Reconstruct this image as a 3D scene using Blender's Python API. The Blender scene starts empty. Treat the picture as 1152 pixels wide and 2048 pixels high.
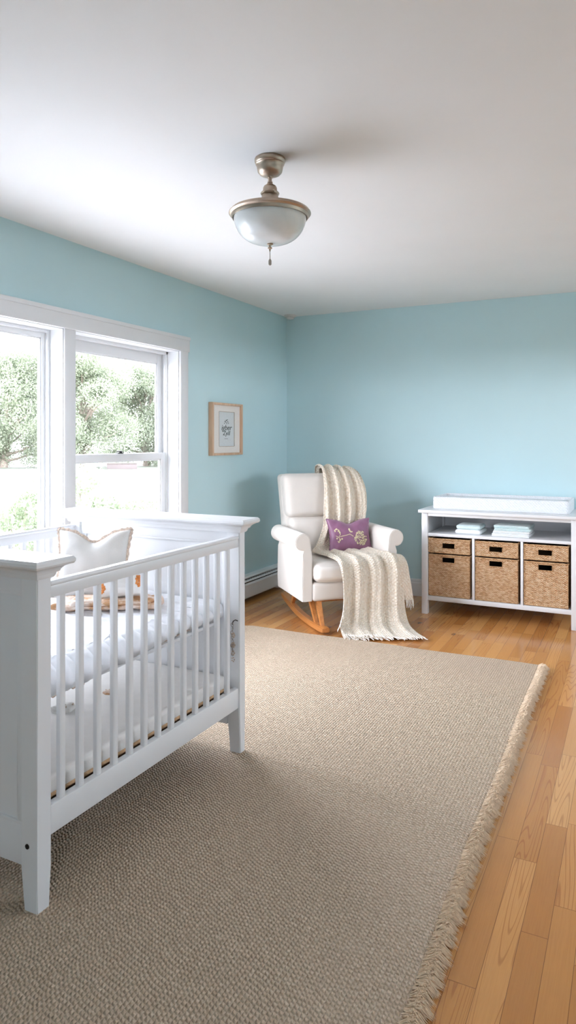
import bpy, bmesh, math, random
import numpy as np
from mathutils import Vector, Matrix, noise

# ---------------------------------------------------------------- camera, world, exposure
sc = bpy.context.scene
COL = sc.collection
YAW = math.atan(694 / 1388)
EYE = 1.31
cam_d = bpy.data.cameras.new('camera')
cam = bpy.data.objects.new('camera', cam_d)
COL.objects.link(cam)
cam.location = (0, 0, EYE)
cam.rotation_euler = (math.pi / 2, 0, YAW)
cam_d.sensor_fit = 'VERTICAL'
cam_d.sensor_height = 24
cam_d.lens = 1388 * 24 / 2048
cam_d.shift_y = -(1024 - 880) / 2048
cam_d.clip_start = 0.02
sc.camera = cam

SKY = 15.0
world = bpy.data.worlds.new('sky')
sc.world = world
world.use_nodes = True
wnt = world.node_tree
bg = wnt.nodes['Background']
tc = wnt.nodes.new('ShaderNodeTexCoord')
sx = wnt.nodes.new('ShaderNodeSeparateXYZ')
wnt.links.new(tc.outputs['Generated'], sx.inputs[0])
wr = wnt.nodes.new('ShaderNodeValToRGB')
wnt.links.new(sx.outputs['Z'], wr.inputs[0])
wr.color_ramp.elements[0].position = 0.0
wr.color_ramp.elements[0].color = (0.92, 0.90, 1.0, 1)
wr.color_ramp.elements[1].position = 0.75
wr.color_ramp.elements[1].color = (0.80, 0.83, 1.0, 1)
wnt.links.new(wr.outputs[0], bg.inputs[0])
bg.inputs[1].default_value = SKY

vs = sc.view_settings
sc.display_settings.display_device = 'sRGB'
vs.view_transform = 'Standard'
vs.look = 'None'
vs.gamma = 1
vs.use_curve_mapping = False
vs.exposure = 1.08
cy = sc.cycles
cy.max_bounces = 14
cy.diffuse_bounces = 10
cy.glossy_bounces = 5
cy.transparent_max_bounces = 16
cy.transmission_bounces = 6
cy.sample_clamp_indirect = 20
cy.caustics_reflective = False
cy.caustics_refractive = False
cy.use_denoising = True


def portal(name, loc, rot, sx_, sy_):
    l = bpy.data.lights.new(name, 'AREA')
    l.shape = 'RECTANGLE'
    l.size = sx_
    l.size_y = sy_
    l.cycles.is_portal = True
    o = bpy.data.objects.new(name, l)
    COL.objects.link(o)
    o.location = loc
    o.rotation_euler = rot
    return o


# room constants (metres); y runs along the window wall, x along the far wall
XL, XR, YB, YF, ZC = -2.87, 2.1, 5.715, -1.7, 2.44
W1 = (1.55, 2.92, 0.45, 1.938)      # left window opening  y0 y1 z0 z1
W2 = (3.005, 4.02, 0.45, 1.938)     # right window opening
W4 = (0.45, 1.15, 1.0, 1.95)      # small window added behind the viewer for fill light  x0 x1 z0 z1
W3 = (2.6, 5.2, 1.50, 2.0)     # unseen window added in the right wall for fill light  y0 y1 z0 z1
for n_, w_ in (('portal_window_left', W1), ('portal_window_right', W2)):
    portal(n_, (XL - 0.2, (w_[0] + w_[1]) / 2, (w_[2] + w_[3]) / 2), (0, -math.pi / 2, 0), w_[3] - w_[2], w_[1] - w_[0])
portal('portal_window_rear', ((W4[0] + W4[1]) / 2, YF - 0.2, (W4[2] + W4[3]) / 2), (math.pi / 2, 0, 0), W4[1] - W4[0], W4[3] - W4[2])
portal('portal_window_side', (XR + 0.2, (W3[0] + W3[1]) / 2, (W3[2] + W3[3]) / 2), (0, math.pi / 2, 0), W3[3] - W3[2], W3[1] - W3[0])


# ---------------------------------------------------------------- materials
def s2l(c):
    return tuple(((v / 255) / 12.92 if v / 255 <= 0.04045 else ((v / 255 + 0.055) / 1.055) ** 2.4) for v in c)


class NT:
    def __init__(self, m):
        self.t = m.node_tree

    def new(self, typ, **kw):
        n = self.t.nodes.new(typ)
        for k, v in kw.items():
            setattr(n, k, v)
        return n

    def put(self, sock, v):
        if hasattr(v, 'is_output'):
            self.t.links.new(v, sock)
        else:
            sock.default_value = v

    def m(self, op, a, b=0.0, c=0.0):
        n = self.new('ShaderNodeMath', operation=op)
        for i, v in enumerate((a, b, c)):
            self.put(n.inputs[i], v)
        return n.outputs[0]

    def xyz(self, vec):
        n = self.new('ShaderNodeSeparateXYZ')
        self.put(n.inputs[0], vec)
        return n.outputs

    def comb(self, x, y, z=0.0):
        n = self.new('ShaderNodeCombineXYZ')
        for i, v in enumerate((x, y, z)):
            self.put(n.inputs[i], v)
        return n.outputs[0]

    def noise(self, vec, scale=5.0, detail=3.0, rough=0.5, col=False):
        n = self.new('ShaderNodeTexNoise')
        self.put(n.inputs['Vector'], vec)
        n.inputs['Scale'].default_value = scale
        n.inputs['Detail'].default_value = detail
        n.inputs['Roughness'].default_value = rough
        return n.outputs['Color' if col else 'Fac']

    def ramp(self, f, stops):
        n = self.new('ShaderNodeValToRGB')
        self.put(n.inputs[0], f)
        e = n.color_ramp.elements
        while len(e) < len(stops):
            e.new(0.5)
        for k, (p, c) in enumerate(stops):
            e[k].position = p
            e[k].color = (*c, 1)
        return n.outputs[0]

    def mix(self, f, a, b, mode='MIX'):
        n = self.new('ShaderNodeMix', data_type='RGBA', blend_type=mode)
        self.put(n.inputs[0], f)
        for i, v in ((6, a), (7, b)):
            if isinstance(v, tuple) and len(v) == 3:
                v = (*v, 1)
            self.put(n.inputs[i], v)
        return n.outputs[2]

    def bump(self, h, strength, dist, normal=None):
        n = self.new('ShaderNodeBump')
        self.put(n.inputs['Height'], h)
        n.inputs['Strength'].default_value = strength
        n.inputs['Distance'].default_value = dist
        if normal is not None:
            self.put(n.inputs['Normal'], normal)
        return n.outputs[0]


def mat(name, base=(0.8, 0.8, 0.8), rough=0.5, metal=0.0, spec=0.5, coat=0.0, sheen=0.0):
    m = bpy.data.materials.new(name)
    m.use_nodes = True
    b = m.node_tree.nodes['Principled BSDF']
    b.inputs['Base Color'].default_value = (*base, 1)
    b.inputs['Roughness'].default_value = rough
    b.inputs['Metallic'].default_value = metal
    b.inputs['Specular IOR Level'].default_value = spec
    b.inputs['Coat Weight'].default_value = coat
    b.inputs['Sheen Weight'].default_value = sheen
    return m, b, NT(m)


def noisy(name, base, rough=0.5, nscale=40, var=0.04, bstr=0.15, bdist=0.002, metal=0.0, bscale=None, spec=0.5, coat=0.0, sheen=0.0):
    m, b, n = mat(name, base, rough, metal, spec, coat, sheen)
    co = n.new('ShaderNodeTexCoord').outputs['Object']
    f = n.noise(co, nscale, 4)
    lo = tuple(v * (1 - var) for v in base)
    hi = tuple(min(1, v * (1 + var)) for v in base)
    n.put(b.inputs['Base Color'], n.ramp(f, [(0.3, lo), (0.7, hi)]))
    if bstr:
        n.put(b.inputs['Normal'], n.bump(n.noise(co, bscale or nscale * 3, 3), bstr, bdist))
    return m


M = {}
M['wall'] = noisy('wall_paint', s2l((189, 216, 221)), 0.75, 2.5, 0.015, 0.06, 0.001, bscale=260, spec=0.3)
M['ceiling'] = noisy('ceiling_paint', (0.80, 0.797, 0.79), 0.85, 3, 0.01, 0.05, 0.001, bscale=200, spec=0.2)
M['trim'] = noisy('white_trim_paint', (0.70, 0.708, 0.72), 0.35, 12, 0.01, 0.04, 0.001, bscale=60)
M['crib'] = noisy('white_satin_lacquer', (0.68, 0.688, 0.70), 0.32, 8, 0.012, 0.04, 0.001, bscale=50)
M['heater'] = noisy('white_enamel', (0.74, 0.75, 0.76), 0.4, 10, 0.02, 0, 0)
M['fin'] = noisy('dark_metal_fins', (0.05, 0.045, 0.04), 0.6, 60, 0.2, 0, 0)
M['black'] = noisy('dark_bronze', (0.02, 0.018, 0.016), 0.4, 60, 0.2, 0, 0, metal=0.6)
M['upholstery'] = noisy('cream_upholstery', (0.67, 0.62, 0.57), 0.6, 9, 0.02, 0.12, 0.002, bscale=420, sheen=0.15)
M['linen'] = noisy('white_linen', (0.70, 0.71, 0.735), 0.85, 20, 0.02, 0.35, 0.004, bscale=55, sheen=0.1)
M['cotton'] = noisy('off_white_cotton', (0.72, 0.70, 0.67), 0.85, 30, 0.02, 0.25, 0.002, bscale=240, sheen=0.1)
M['piping'] = noisy('tan_piping', (0.52, 0.33, 0.18), 0.8, 60, 0.2, 0.3, 0.002)
M['lace'] = noisy('beige_lace', (0.72, 0.58, 0.48), 0.85, 180, 0.25, 0.6, 0.003, bscale=300)
M['brown'] = noisy('brown_mattress_base', (0.13, 0.075, 0.04), 0.8, 50, 0.2, 0.2, 0.002)
M['orange'] = noisy('orange_thread', (0.75, 0.27, 0.07), 0.8, 300, 0.3, 0.6, 0.003)
M['towel'] = noisy('pale_aqua_towel', (0.62, 0.76, 0.77), 0.9, 60, 0.05, 0.5, 0.004, bscale=330, sheen=0.3)
M['towel_white'] = noisy('white_towel', (0.80, 0.83, 0.84), 0.9, 60, 0.04, 0.5, 0.004, bscale=330, sheen=0.3)
M['nickel'] = noisy('antique_nickel', (0.50, 0.405, 0.325), 0.36, 18, 0.12, 0.04, 0.001, metal=1.0)
M['chain'] = noisy('pull_chain_metal', (0.35, 0.32, 0.29), 0.3, 60, 0.1, 0, 0, metal=1.0)
M['mat_board'] = noisy('cream_mat_board', (0.72, 0.69, 0.65), 0.8, 90, 0.02, 0.05, 0.001)
M['paper'] = noisy('pale_blue_paper', (0.60, 0.64, 0.65), 0.7, 70, 0.03, 0.05, 0.001)
M['ink'] = noisy('grey_ink', (0.07, 0.09, 0.09), 0.7, 90, 0.1, 0, 0)
M['inkgold'] = noisy('taupe_ink', (0.35, 0.27, 0.2), 0.7, 90, 0.1, 0, 0)
M['gold'] = noisy('ivory_gold_thread', (0.66, 0.58, 0.36), 0.45, 300, 0.3, 0.5, 0.002, spec=0.7)
M['sensor'] = noisy('white_plastic', (0.7, 0.68, 0.66), 0.45, 30, 0.03, 0, 0)
M['bark'] = noisy('tree_bark', (0.20, 0.16, 0.13), 0.9, 12, 0.3, 0.5, 0.03)
M['grey_siding'] = noisy('siding', (0.06, 0.067, 0.08), 0.9, 1, 0.1, 0, 0)
M['brick'] = noisy('pink_siding', (0.075, 0.060, 0.056), 0.9, 1, 0.1, 0, 0)
M['purple'] = noisy('plum_satin', (0.235, 0.095, 0.175), 0.45, 25, 0.08, 0.25, 0.003, bscale=35, sheen=0.3)

# milky lamp glass
m, b, n = mat('milky_glass', (0.80, 0.82, 0.82), 0.22)
b.inputs['Subsurface Weight'].default_value = 0.3
b.inputs['Subsurface Radius'].default_value = (0.05, 0.05, 0.05)
b.inputs['Coat Weight'].default_value = 0.5
co = n.new('ShaderNodeTexCoord').outputs['Object']
n.put(b.inputs['Base Color'], n.ramp(n.noise(co, 9, 3), [(0.3, (0.72, 0.75, 0.76)), (0.7, (0.84, 0.86, 0.86))]))
M['milk'] = m

# window glass: thin pane, clear with a fresnel reflection
m = bpy.data.materials.new('window_glass')
m.use_nodes = True
n = NT(m)
m.node_tree.nodes.clear()
tr = n.new('ShaderNodeBsdfTransparent')
tr.inputs[0].default_value = (0.90, 0.92, 0.91, 1)
gl = n.new('ShaderNodeBsdfGlossy')
gl.inputs['Roughness'].default_value = 0.01
fr = n.new('ShaderNodeLayerWeight')
fr.inputs[0].default_value = 0.5
frf = n.m('ADD', n.m('MULTIPLY', n.m('POWER', fr.outputs['Facing'], 5.0), 0.5), 0.02)
co = n.new('ShaderNodeTexCoord').outputs['Object']
n.put(gl.inputs['Normal'], n.bump(n.noise(co, 1.5, 1), 0.02, 0.01))
mx = n.new('ShaderNodeMixShader')
n.put(mx.inputs[0], frf)
n.put(mx.inputs[1], tr.outputs[0])
n.put(mx.inputs[2], gl.outputs[0])
n.put(n.new('ShaderNodeOutputMaterial').inputs[0], mx.outputs[0])
M['glass'] = m


def wood(name, a, bcol, rough=0.3, axis='x', scale=1.0):
    m, b, n = mat(name, a, rough)
    co = n.xyz(n.new('ShaderNodeTexCoord').outputs['Object'])
    k = {'x': (3, 40, 40), 'y': (40, 3, 40), 'z': (40, 40, 3)}[axis]
    v = n.comb(*[n.m('MULTIPLY', co[i], k[i] * scale) for i in range(3)])
    f = n.noise(v, 1.0, 5, 0.6)
    n.put(b.inputs['Base Color'], n.ramp(f, [(0.3, a), (0.7, bcol)]))
    n.put(b.inputs['Normal'], n.bump(f, 0.1, 0.001))
    return m


M['oak_frame'] = wood('light_oak', (0.52, 0.33, 0.21), (0.66, 0.47, 0.33), 0.5, 'z')
M['rocker'] = wood('honey_oak', (0.42, 0.155, 0.04), (0.60, 0.25, 0.075), 0.22, 'y')

# floor: narrow oak strips running along y
m, b, n = mat('oak_strip_floor', (0.5, 0.3, 0.15), 0.22)
P = n.xyz(n.new('ShaderNodeTexCoord').outputs['Object'])
bx = n.m('DIVIDE', P[0], 0.068)
ix = n.m('FLOOR', bx)
fx = n.m('FRACT', bx)
wn = n.new('ShaderNodeTexWhiteNoise', noise_dimensions='1D')
n.put(wn.inputs['W'], ix)
off = n.m('MULTIPLY', wn.outputs['Value'], 7.3)
ln = n.m('ADD', n.m('MULTIPLY', wn.outputs['Value'], 0.45), 0.45)
by = n.m('DIVIDE', n.m('ADD', P[1], off), ln)
iy = n.m('FLOOR', by)
fy = n.m('FRACT', by)
wn2 = n.new('ShaderNodeTexWhiteNoise', noise_dimensions='2D')
n.put(wn2.inputs['Vector'], n.comb(ix, iy))
r1 = wn2.outputs['Value']
shift = n.m('MULTIPLY', r1, 37.0)
gv = n.comb(n.m('MULTIPLY', P[0], 9.0), n.m('ADD', n.m('MULTIPLY', P[1], 0.5), shift), shift)
warp = n.noise(gv, 1.4, 1, 0.45)
rings = n.m('SINE', n.m('MULTIPLY', warp, 135.0))
fine = n.noise(n.comb(n.m('MULTIPLY', P[0], 260.0), n.m('MULTIPLY', P[1], 9.0), shift), 1.0, 3, 0.6)
tone = n.ramp(r1, [(0.0, s2l((170, 113, 60))), (0.3, s2l((183, 127, 69))), (0.6, s2l((196, 139, 80))), (0.85, s2l((204, 152, 92))), (1.0, s2l((172, 114, 60)))])
wn3 = n.new('ShaderNodeTexWhiteNoise', noise_dimensions='2D')
n.put(wn3.inputs['Vector'], n.comb(iy, ix))
ringamt = n.m('MULTIPLY', n.m('GREATER_THAN', wn3.outputs['Value'], 0.40), 0.42)
rf = n.m('MULTIPLY', n.m('SMOOTH_MIN', n.m('MULTIPLY', n.m('SUBTRACT', rings, 0.62), 2.6), 1.0, 0.2), 1.0)
rf = n.m('MULTIPLY', n.m('MAXIMUM', rf, 0.0), ringamt)
c1 = n.mix(rf, tone, s2l((125, 62, 28)))
c2 = n.mix(n.m('MULTIPLY', n.m('SUBTRACT', fine, 0.4), 0.5), c1, s2l((140, 78, 40)))
kv = n.new('ShaderNodeTexVoronoi', feature='F1')
n.put(kv.inputs['Vector'], n.comb(n.m('MULTIPLY', P[0], 3.1), n.m('MULTIPLY', P[1], 1.6), 0.0))
kv.inputs['Scale'].default_value = 1.0
kn = n.m('ADD', kv.outputs['Distance'], n.m('MULTIPLY', n.noise(n.new('ShaderNodeTexCoord').outputs['Object'], 60, 3), 0.06))
kf = n.m('MULTIPLY', n.m('LESS_THAN', kn, 0.075), 0.6)
c3 = n.mix(kf, c2, s2l((74, 48, 34)))
gx = n.m('LESS_THAN', n.m('MINIMUM', fx, n.m('SUBTRACT', 1.0, fx)), 0.011)
gy = n.m('LESS_THAN', n.m('MULTIPLY', n.m('MINIMUM', fy, n.m('SUBTRACT', 1.0, fy)), ln), 0.0009)
gap = n.m('MAXIMUM', gx, gy)
c4 = n.mix(n.m('MULTIPLY', gap, 0.65), c3, s2l((70, 36, 18)))
n.put(b.inputs['Base Color'], c4)
n.put(b.inputs['Roughness'], n.m('ADD', n.m('MULTIPLY', fine, 0.10), 0.13))
hgt = n.m('SUBTRACT', n.m('MULTIPLY', fine, 0.15), gap)
n.put(b.inputs['Normal'], n.bump(hgt, 0.25, 0.0015))
M['floor'] = m


def weave(name, cols, src='Object', p=0.01, q=0.006, axes=(0, 1), swap=None, bstr=1.0, bdist=0.004, rough=0.85, slant=0.0, jitter=0.25, spec=0.3, sheen=0.0, rowrand=False):
    """Strands running along the first axis pass over and under, row by row."""
    m, b, n = mat(name, cols[0], rough, spec=spec, sheen=sheen)
    tcn = n.new('ShaderNodeTexCoord')
    o = n.xyz(tcn.outputs[src])
    A = n.m('ADD', o[axes[0]], o[swap]) if swap is not None else o[axes[0]]
    B = o[axes[1]]
    wob = n.noise(tcn.outputs[src], 0.35 / p, 2)
    wob2 = n.noise(tcn.outputs[src], 0.09 / p, 2) if not rowrand else 0.1
    a = n.m('ADD', n.m('DIVIDE', A, p), n.m('MULTIPLY', wob, jitter * 2))
    bb = n.m('ADD', n.m('DIVIDE', B, q), n.m('MULTIPLY', wob2, jitter * 2))
    row = n.m('FLOOR', bb)
    fr_ = n.m('FRACT', bb)
    wr_ = n.new('ShaderNodeTexWhiteNoise', noise_dimensions='1D')
    n.put(wr_.inputs['W'], row)
    a2 = n.m('ADD', n.m('ADD', a, n.m('MULTIPLY', wr_.outputs['Value'], 2.0) if rowrand else n.m('MULTIPLY', row, 1.0)), n.m('MULTIPLY', fr_, slant))
    over = n.m('ADD', n.m('MULTIPLY', n.m('SINE', n.m('MULTIPLY', a2, math.pi)), 0.5), 0.5)
    rnd = n.m('SQRT', n.m('MAXIMUM', n.m('SUBTRACT', 1.0, n.m('POWER', n.m('SUBTRACT', n.m('MULTIPLY', fr_, 2.0), 1.0), 2.0)), 0.0))
    h = n.m('MULTIPLY', n.m('POWER', over, 0.6), rnd)
    wn = n.new('ShaderNodeTexWhiteNoise', noise_dimensions='2D')
    n.put(wn.inputs['Vector'], n.comb(n.m('FLOOR', n.m('MULTIPLY', a2, 0.5)), row))
    cf = n.m('ADD', n.m('MULTIPLY', wn.outputs['Value'], 0.65), n.m('MULTIPLY', n.noise(tcn.outputs[src], 0.7 / p, 3), 0.5))
    stops = [(i / (len(cols) - 1) * 0.8 + 0.1, c) for i, c in enumerate(cols)]
    if rowrand or src == 'UV':
        cf = n.noise(n.comb(n.m('MULTIPLY', A, 55.0), n.m('MULTIPLY', B, 110.0), 0.0), 1.0, 3, 0.7)
        stops = [(0.30, cols[0]), (0.5, cols[1]), (0.70, cols[2])]
    n.put(b.inputs['Base Color'], n.ramp(cf, stops))
    fib = n.noise(tcn.outputs[src], 4.0 / p, 2)
    hh = n.m('ADD', h, n.m('MULTIPLY', fib, 0.18))
    n.put(b.inputs['Normal'], n.bump(hh, bstr, bdist))
    return m


M['rug'] = weave('braided_jute_wool', [(0.56, 0.42, 0.285), (0.68, 0.52, 0.375), (0.80, 0.64, 0.485)], p=0.0068, q=0.0118, axes=(1, 0), slant=0.6, bstr=1.0, bdist=0.011, jitter=0.35, rowrand=True)
M['fringe'] = noisy('jute_fringe', (0.68, 0.53, 0.375), 0.9, 120, 0.15, 0, 0)
M['wicker'] = weave('seagrass_wicker', [s2l((176, 128, 88)), s2l((214, 172, 130)), s2l((232, 200, 164))], p=0.0085, q=0.0068, axes=(0, 2), swap=1, bstr=1.0, bdist=0.007, rough=0.55, jitter=0.12)
M['rim'] = weave('seagrass_braid', [s2l((160, 112, 72)), s2l((208, 164, 120)), s2l((226, 192, 150))], p=0.006, q=0.006, axes=(0, 2), swap=1, bstr=1.0, bdist=0.004, rough=0.55, slant=1.0)
M['lining'] = noisy('dark_brown_lining', (0.035, 0.026, 0.02), 0.95, 60, 0.1, 0, 0)  # near-black colour standing in for shade inside the baskets
M['knit'] = weave('chunky_cream_knit', [(0.72, 0.58, 0.43), (0.85, 0.745, 0.61), (0.91, 0.84, 0.74)], src='UV', p=0.012, q=0.013, axes=(1, 0), slant=0.0, bstr=0.9, bdist=0.008, rough=0.9, sheen=0.2)
M['yarn'] = noisy('cream_yarn', (0.80, 0.74, 0.66), 0.9, 200, 0.12, 0, 0)
M['padweave'] = weave('quilted_white_cover', [(0.74, 0.77, 0.80), (0.80, 0.82, 0.85)], p=0.010, q=0.010, axes=(0, 2), swap=1, bstr=0.8, bdist=0.004, rough=0.6, slant=0.5)

def leafmat(name, lo, hi):
    m, b, n = mat(name, lo, 0.6)
    co = n.new('ShaderNodeTexCoord').outputs['Object']
    c_ = n.ramp(n.noise(co, 1.3, 5, 0.7), [(0.3, lo), (0.7, hi)])
    n.put(b.inputs['Base Color'], c_)
    tl = n.new('ShaderNodeBsdfTranslucent')
    n.put(tl.inputs[0], c_)
    mx_ = n.new('ShaderNodeMixShader')
    mx_.inputs[0].default_value = 0.5
    n.put(mx_.inputs[1], b.outputs[0])
    n.put(mx_.inputs[2], tl.outputs[0])
    n.put(m.node_tree.nodes['Material Output'].inputs[0], mx_.outputs[0])
    return m
M['leaf'] = leafmat('spring_leaves', (0.16, 0.188, 0.125), (0.27, 0.295, 0.20))
M['leaf2'] = leafmat('shrub_leaves', (0.13, 0.16, 0.09), (0.24, 0.27, 0.17))
M['patio_left'] = noisy('pale_gravel', (0.46, 0.45, 0.44), 0.9, 30, 0.1, 0.2, 0.01)  # kept pale to throw daylight up at the ceiling
M['patio'] = noisy('pale_concrete', (0.42, 0.415, 0.41), 0.9, 3, 0.06, 0.1, 0.004)  # pale surface for the unseen bounce slabs
M['lawn'] = noisy('mown_lawn', (0.058, 0.062, 0.040), 0.9, 0.4, 0.25, 0, 0)


# ---------------------------------------------------------------- mesh helpers
class MB:
    def __init__(self):
        self.v = []
        self.f = []
        self.uv = {}

    def add(self, verts, faces, uvs=None, mtx=None):
        o = len(self.v)
        if mtx is not None:
            verts = [mtx @ Vector(p) for p in verts]
        self.v.extend([tuple(p) for p in verts])
        for k, f in enumerate(faces):
            if uvs is not None:
                self.uv[len(self.f)] = [uvs[i] for i in f]
            self.f.append(tuple(i + o for i in f))
        return self

    def box(self, x0, x1, y0, y1, z0, z1, bev=0.0, seg=2, mtx=None):
        bm = bmesh.new()
        bmesh.ops.create_cube(bm, size=1)
        for v in bm.verts:
            v.co = Vector((x0 + (v.co.x + .5) * (x1 - x0), y0 + (v.co.y + .5) * (y1 - y0), z0 + (v.co.z + .5) * (z1 - z0)))
        if bev:
            bmesh.ops.bevel(bm, geom=bm.edges[:], offset=bev, segments=seg, profile=0.5, affect='EDGES')
        self.add([v.co.copy() for v in bm.verts], [[w.index for w in f.verts] for f in bm.faces], mtx=mtx)
        bm.free()
        return self

    def prism(self, poly, axis, a, b_):
        """poly: list of 2D points; extruded along axis from a to b_."""
        n_ = len(poly)
        def P(p, t):
            return {'x': (t, p[0], p[1]), 'y': (p[0], t, p[1]), 'z': (p[0], p[1], t)}[axis]
        vs_ = [P(p, a) for p in poly] + [P(p, b_) for p in poly]
        fs = [list(range(n_))[::-1], list(range(n_, 2 * n_))] + [[i, (i + 1) % n_, (i + 1) % n_ + n_, i + n_] for i in range(n_)]
        return self.add(vs_, fs)

    def soft(self, c, h, r, n_=14, puff=(0, 0, 0), mtx=None, fn=None):
        """rounded block: centre c, half sizes h, corner radius r, faces puffed out."""
        vid = {}
        vs_, fs = [], []
        r = min(r, *h)
        def key(p):
            return tuple(round(q, 5) for q in p)
        def put(p):
            k = key(p)
            if k in vid:
                return vid[k]
            q = [p[i] * h[i] for i in range(3)]
            core = [max(-(h[i] - r), min(h[i] - r, q[i])) for i in range(3)]
            d = Vector([q[i] - core[i] for i in range(3)])
            if d.length > 1e-9:
                d = d.normalized() * r
            w = Vector(core) + d
            pf = [puff[i] * p[i] * (1 - p[(i + 1) % 3] ** 4) * (1 - p[(i + 2) % 3] ** 4) for i in range(3)]
            w = w + Vector(pf) + Vector(c)
            if fn:
                w = Vector(fn(w, p))
            vid[k] = len(vs_)
            vs_.append(w)
            return vid[k]
        # non-uniform lattice: finer near the edges
        g = [math.sin(math.pi / 2 * (2 * i / n_ - 1)) for i in range(n_ + 1)]
        for ax in range(3):
            for s in (-1, 1):
                for i in range(n_):
                    for j in range(n_):
                        q = []
                        for (a, b2) in ((i, j), (i + 1, j), (i + 1, j + 1), (i, j + 1)):
                            p = [0, 0, 0]
                            p[ax] = s
                            p[(ax + 1) % 3] = g[a]
                            p[(ax + 2) % 3] = g[b2]
                            q.append(put(p))
                        fs.append(q if s > 0 else q[::-1])
        return self.add(vs_, fs, mtx=mtx)

    def lathe(self, prof, c=(0, 0, 0), n_=48, mtx=None):
        vs_, fs = [], []
        for (r, z) in prof:
            for k in range(n_):
                a = 2 * math.pi * k / n_
                vs_.append((c[0] + r * math.cos(a), c[1] + r * math.sin(a), c[2] + z))
        for i in range(len(prof) - 1):
            for k in range(n_):
                k2 = (k + 1) % n_
                fs.append([i * n_ + k, i * n_ + k2, (i + 1) * n_ + k2, (i + 1) * n_ + k])
        return self.add(vs_, fs, mtx=mtx)

    def tube(self, pts, rad, n_=8, closed=False, flat=1.0):
        pts = [Vector(p) for p in pts]
        m_ = len(pts)
        rr = rad if isinstance(rad, (list, tuple)) else [rad] * m_
        vs_, fs = [], []
        up = Vector((0, 0, 1))
        for i, p in enumerate(pts):
            if closed:
                d = pts[(i + 1) % m_] - pts[i - 1]
            else:
                d = pts[min(i + 1, m_ - 1)] - pts[max(i - 1, 0)]
            d.normalize()
            if i == 0:
                ref = up if abs(d.z) < 0.9 else Vector((1, 0, 0))
                s = d.cross(ref).normalized()
            else:
                s = (s - d * s.dot(d))
                s = s.normalized() if s.length > 1e-6 else d.orthogonal().normalized()
            t = d.cross(s)
            for k in range(n_):
                a = 2 * math.pi * k / n_
                vs_.append(p + s * math.cos(a) * rr[i] + t * math.sin(a) * rr[i] * flat)
        for i in range(m_ if closed else m_ - 1):
            for k in range(n_):
                k2 = (k + 1) % n_
                j = (i + 1) % m_
                fs.append([i * n_ + k, i * n_ + k2, j * n_ + k2, j * n_ + k])
        if not closed:
            fs.append(list(range(n_))[::-1])
            fs.append([(m_ - 1) * n_ + k for k in range(n_)])
        return self.add(vs_, fs)

    def grid(self, fn, nu, nv, uvfn=None, mtx=None):
        vs_ = [fn(i / nu, j / nv) for j in range(nv + 1) for i in range(nu + 1)]
        uvs = [uvfn(i / nu, j / nv) for j in range(nv + 1) for i in range(nu + 1)] if uvfn else None
        fs = [[j * (nu + 1) + i, j * (nu + 1) + i + 1, (j + 1) * (nu + 1) + i + 1, (j + 1) * (nu + 1) + i] for j in range(nv) for i in range(nu)]
        return self.add(vs_, fs, uvs, mtx)

    def build(self, name, m, parent=None, smooth=40, loc=None):
        me = bpy.data.meshes.new(name)
        me.from_pydata(self.v, [], self.f)
        if self.uv:
            l = me.uv_layers.new(name='UVMap')
            for p in me.polygons:
                if p.index in self.uv:
                    for k, li in enumerate(p.loop_indices):
                        l.data[li].uv = self.uv[p.index][k]
        me.materials.append(m)
        if smooth:
            me.shade_smooth()
            me.set_sharp_from_angle(angle=math.radians(smooth))
        me.update()
        o = bpy.data.objects.new(name, me)
        COL.objects.link(o)
        if parent is not None:
            o.parent = parent
        if loc is not None:
            o.location = loc
        return o


def tag(o, label=None, cat=None, group=None, kind=None):
    if label:
        o['label'] = label
    if cat:
        o['category'] = cat
    if group:
        o['group'] = group
    if kind:
        o['kind'] = kind
    return o


def empty(name, loc=(0, 0, 0), rz=0.0):
    o = bpy.data.objects.new(name, None)
    o.empty_display_size = 0.1
    COL.objects.link(o)
    o.location = loc
    o.rotation_euler = (0, 0, rz)
    return o


def copy_tree(o, parent=None):
    c = o.copy()
    COL.objects.link(c)
    if parent is not None:
        c.parent = parent
    for ch in list(o.children):
        copy_tree(ch, c)
    return c


def struct(mb, name, m, label, cat, smooth=40):
    return tag(mb.build(name, m, smooth=smooth), label, cat, kind='structure')


def catmull(P_, t):
    n_ = len(P_) - 1
    x = min(max(t, 0), 1) * n_
    i = min(int(x), n_ - 1)
    f = x - i
    a, b_, c_, d = (Vector(P_[max(i - 1, 0)]), Vector(P_[i]), Vector(P_[i + 1]), Vector(P_[min(i + 2, n_)]))
    return 0.5 * ((2 * b_) + (c_ - a) * f + (2 * a - 5 * b_ + 4 * c_ - d) * f * f + (3 * b_ - a - 3 * c_ + d) * f ** 3)


# ---------------------------------------------------------------- room shell
T = 0.16
w = MB()
xo, xi = XL - T, XL
y_a, y_b = YF - T, YB + T
w.box(xo, xi, y_a, W1[0], 0, ZC)
w.box(xo, xi, W2[1], y_b, 0, ZC)
w.box(xo, xi, W1[0], W2[1], 0, W1[2])
w.box(xo, xi, W1[0], W2[1], W1[3], ZC)
w.box(xo, xi, W1[1], W2[0], W1[2], W1[3])
struct(w, 'wall_left', M['wall'], 'pale aqua painted wall with the windows', 'wall')
struct(MB().box(XL, XR, YB, YB + T, 0, ZC), 'wall_back', M['wall'], 'pale aqua painted far wall behind the armchair and changing table', 'wall')
struct(MB().box(XR, XR + T, YF - T, W3[0], 0, ZC).box(XR, XR + T, W3[1], YB + T, 0, ZC).box(XR, XR + T, W3[0], W3[1], 0, W3[2]).box(XR, XR + T, W3[0], W3[1], W3[3], ZC), 'wall_right', M['wall'], 'pale aqua painted wall right of the room', 'wall')
w = MB()
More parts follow.
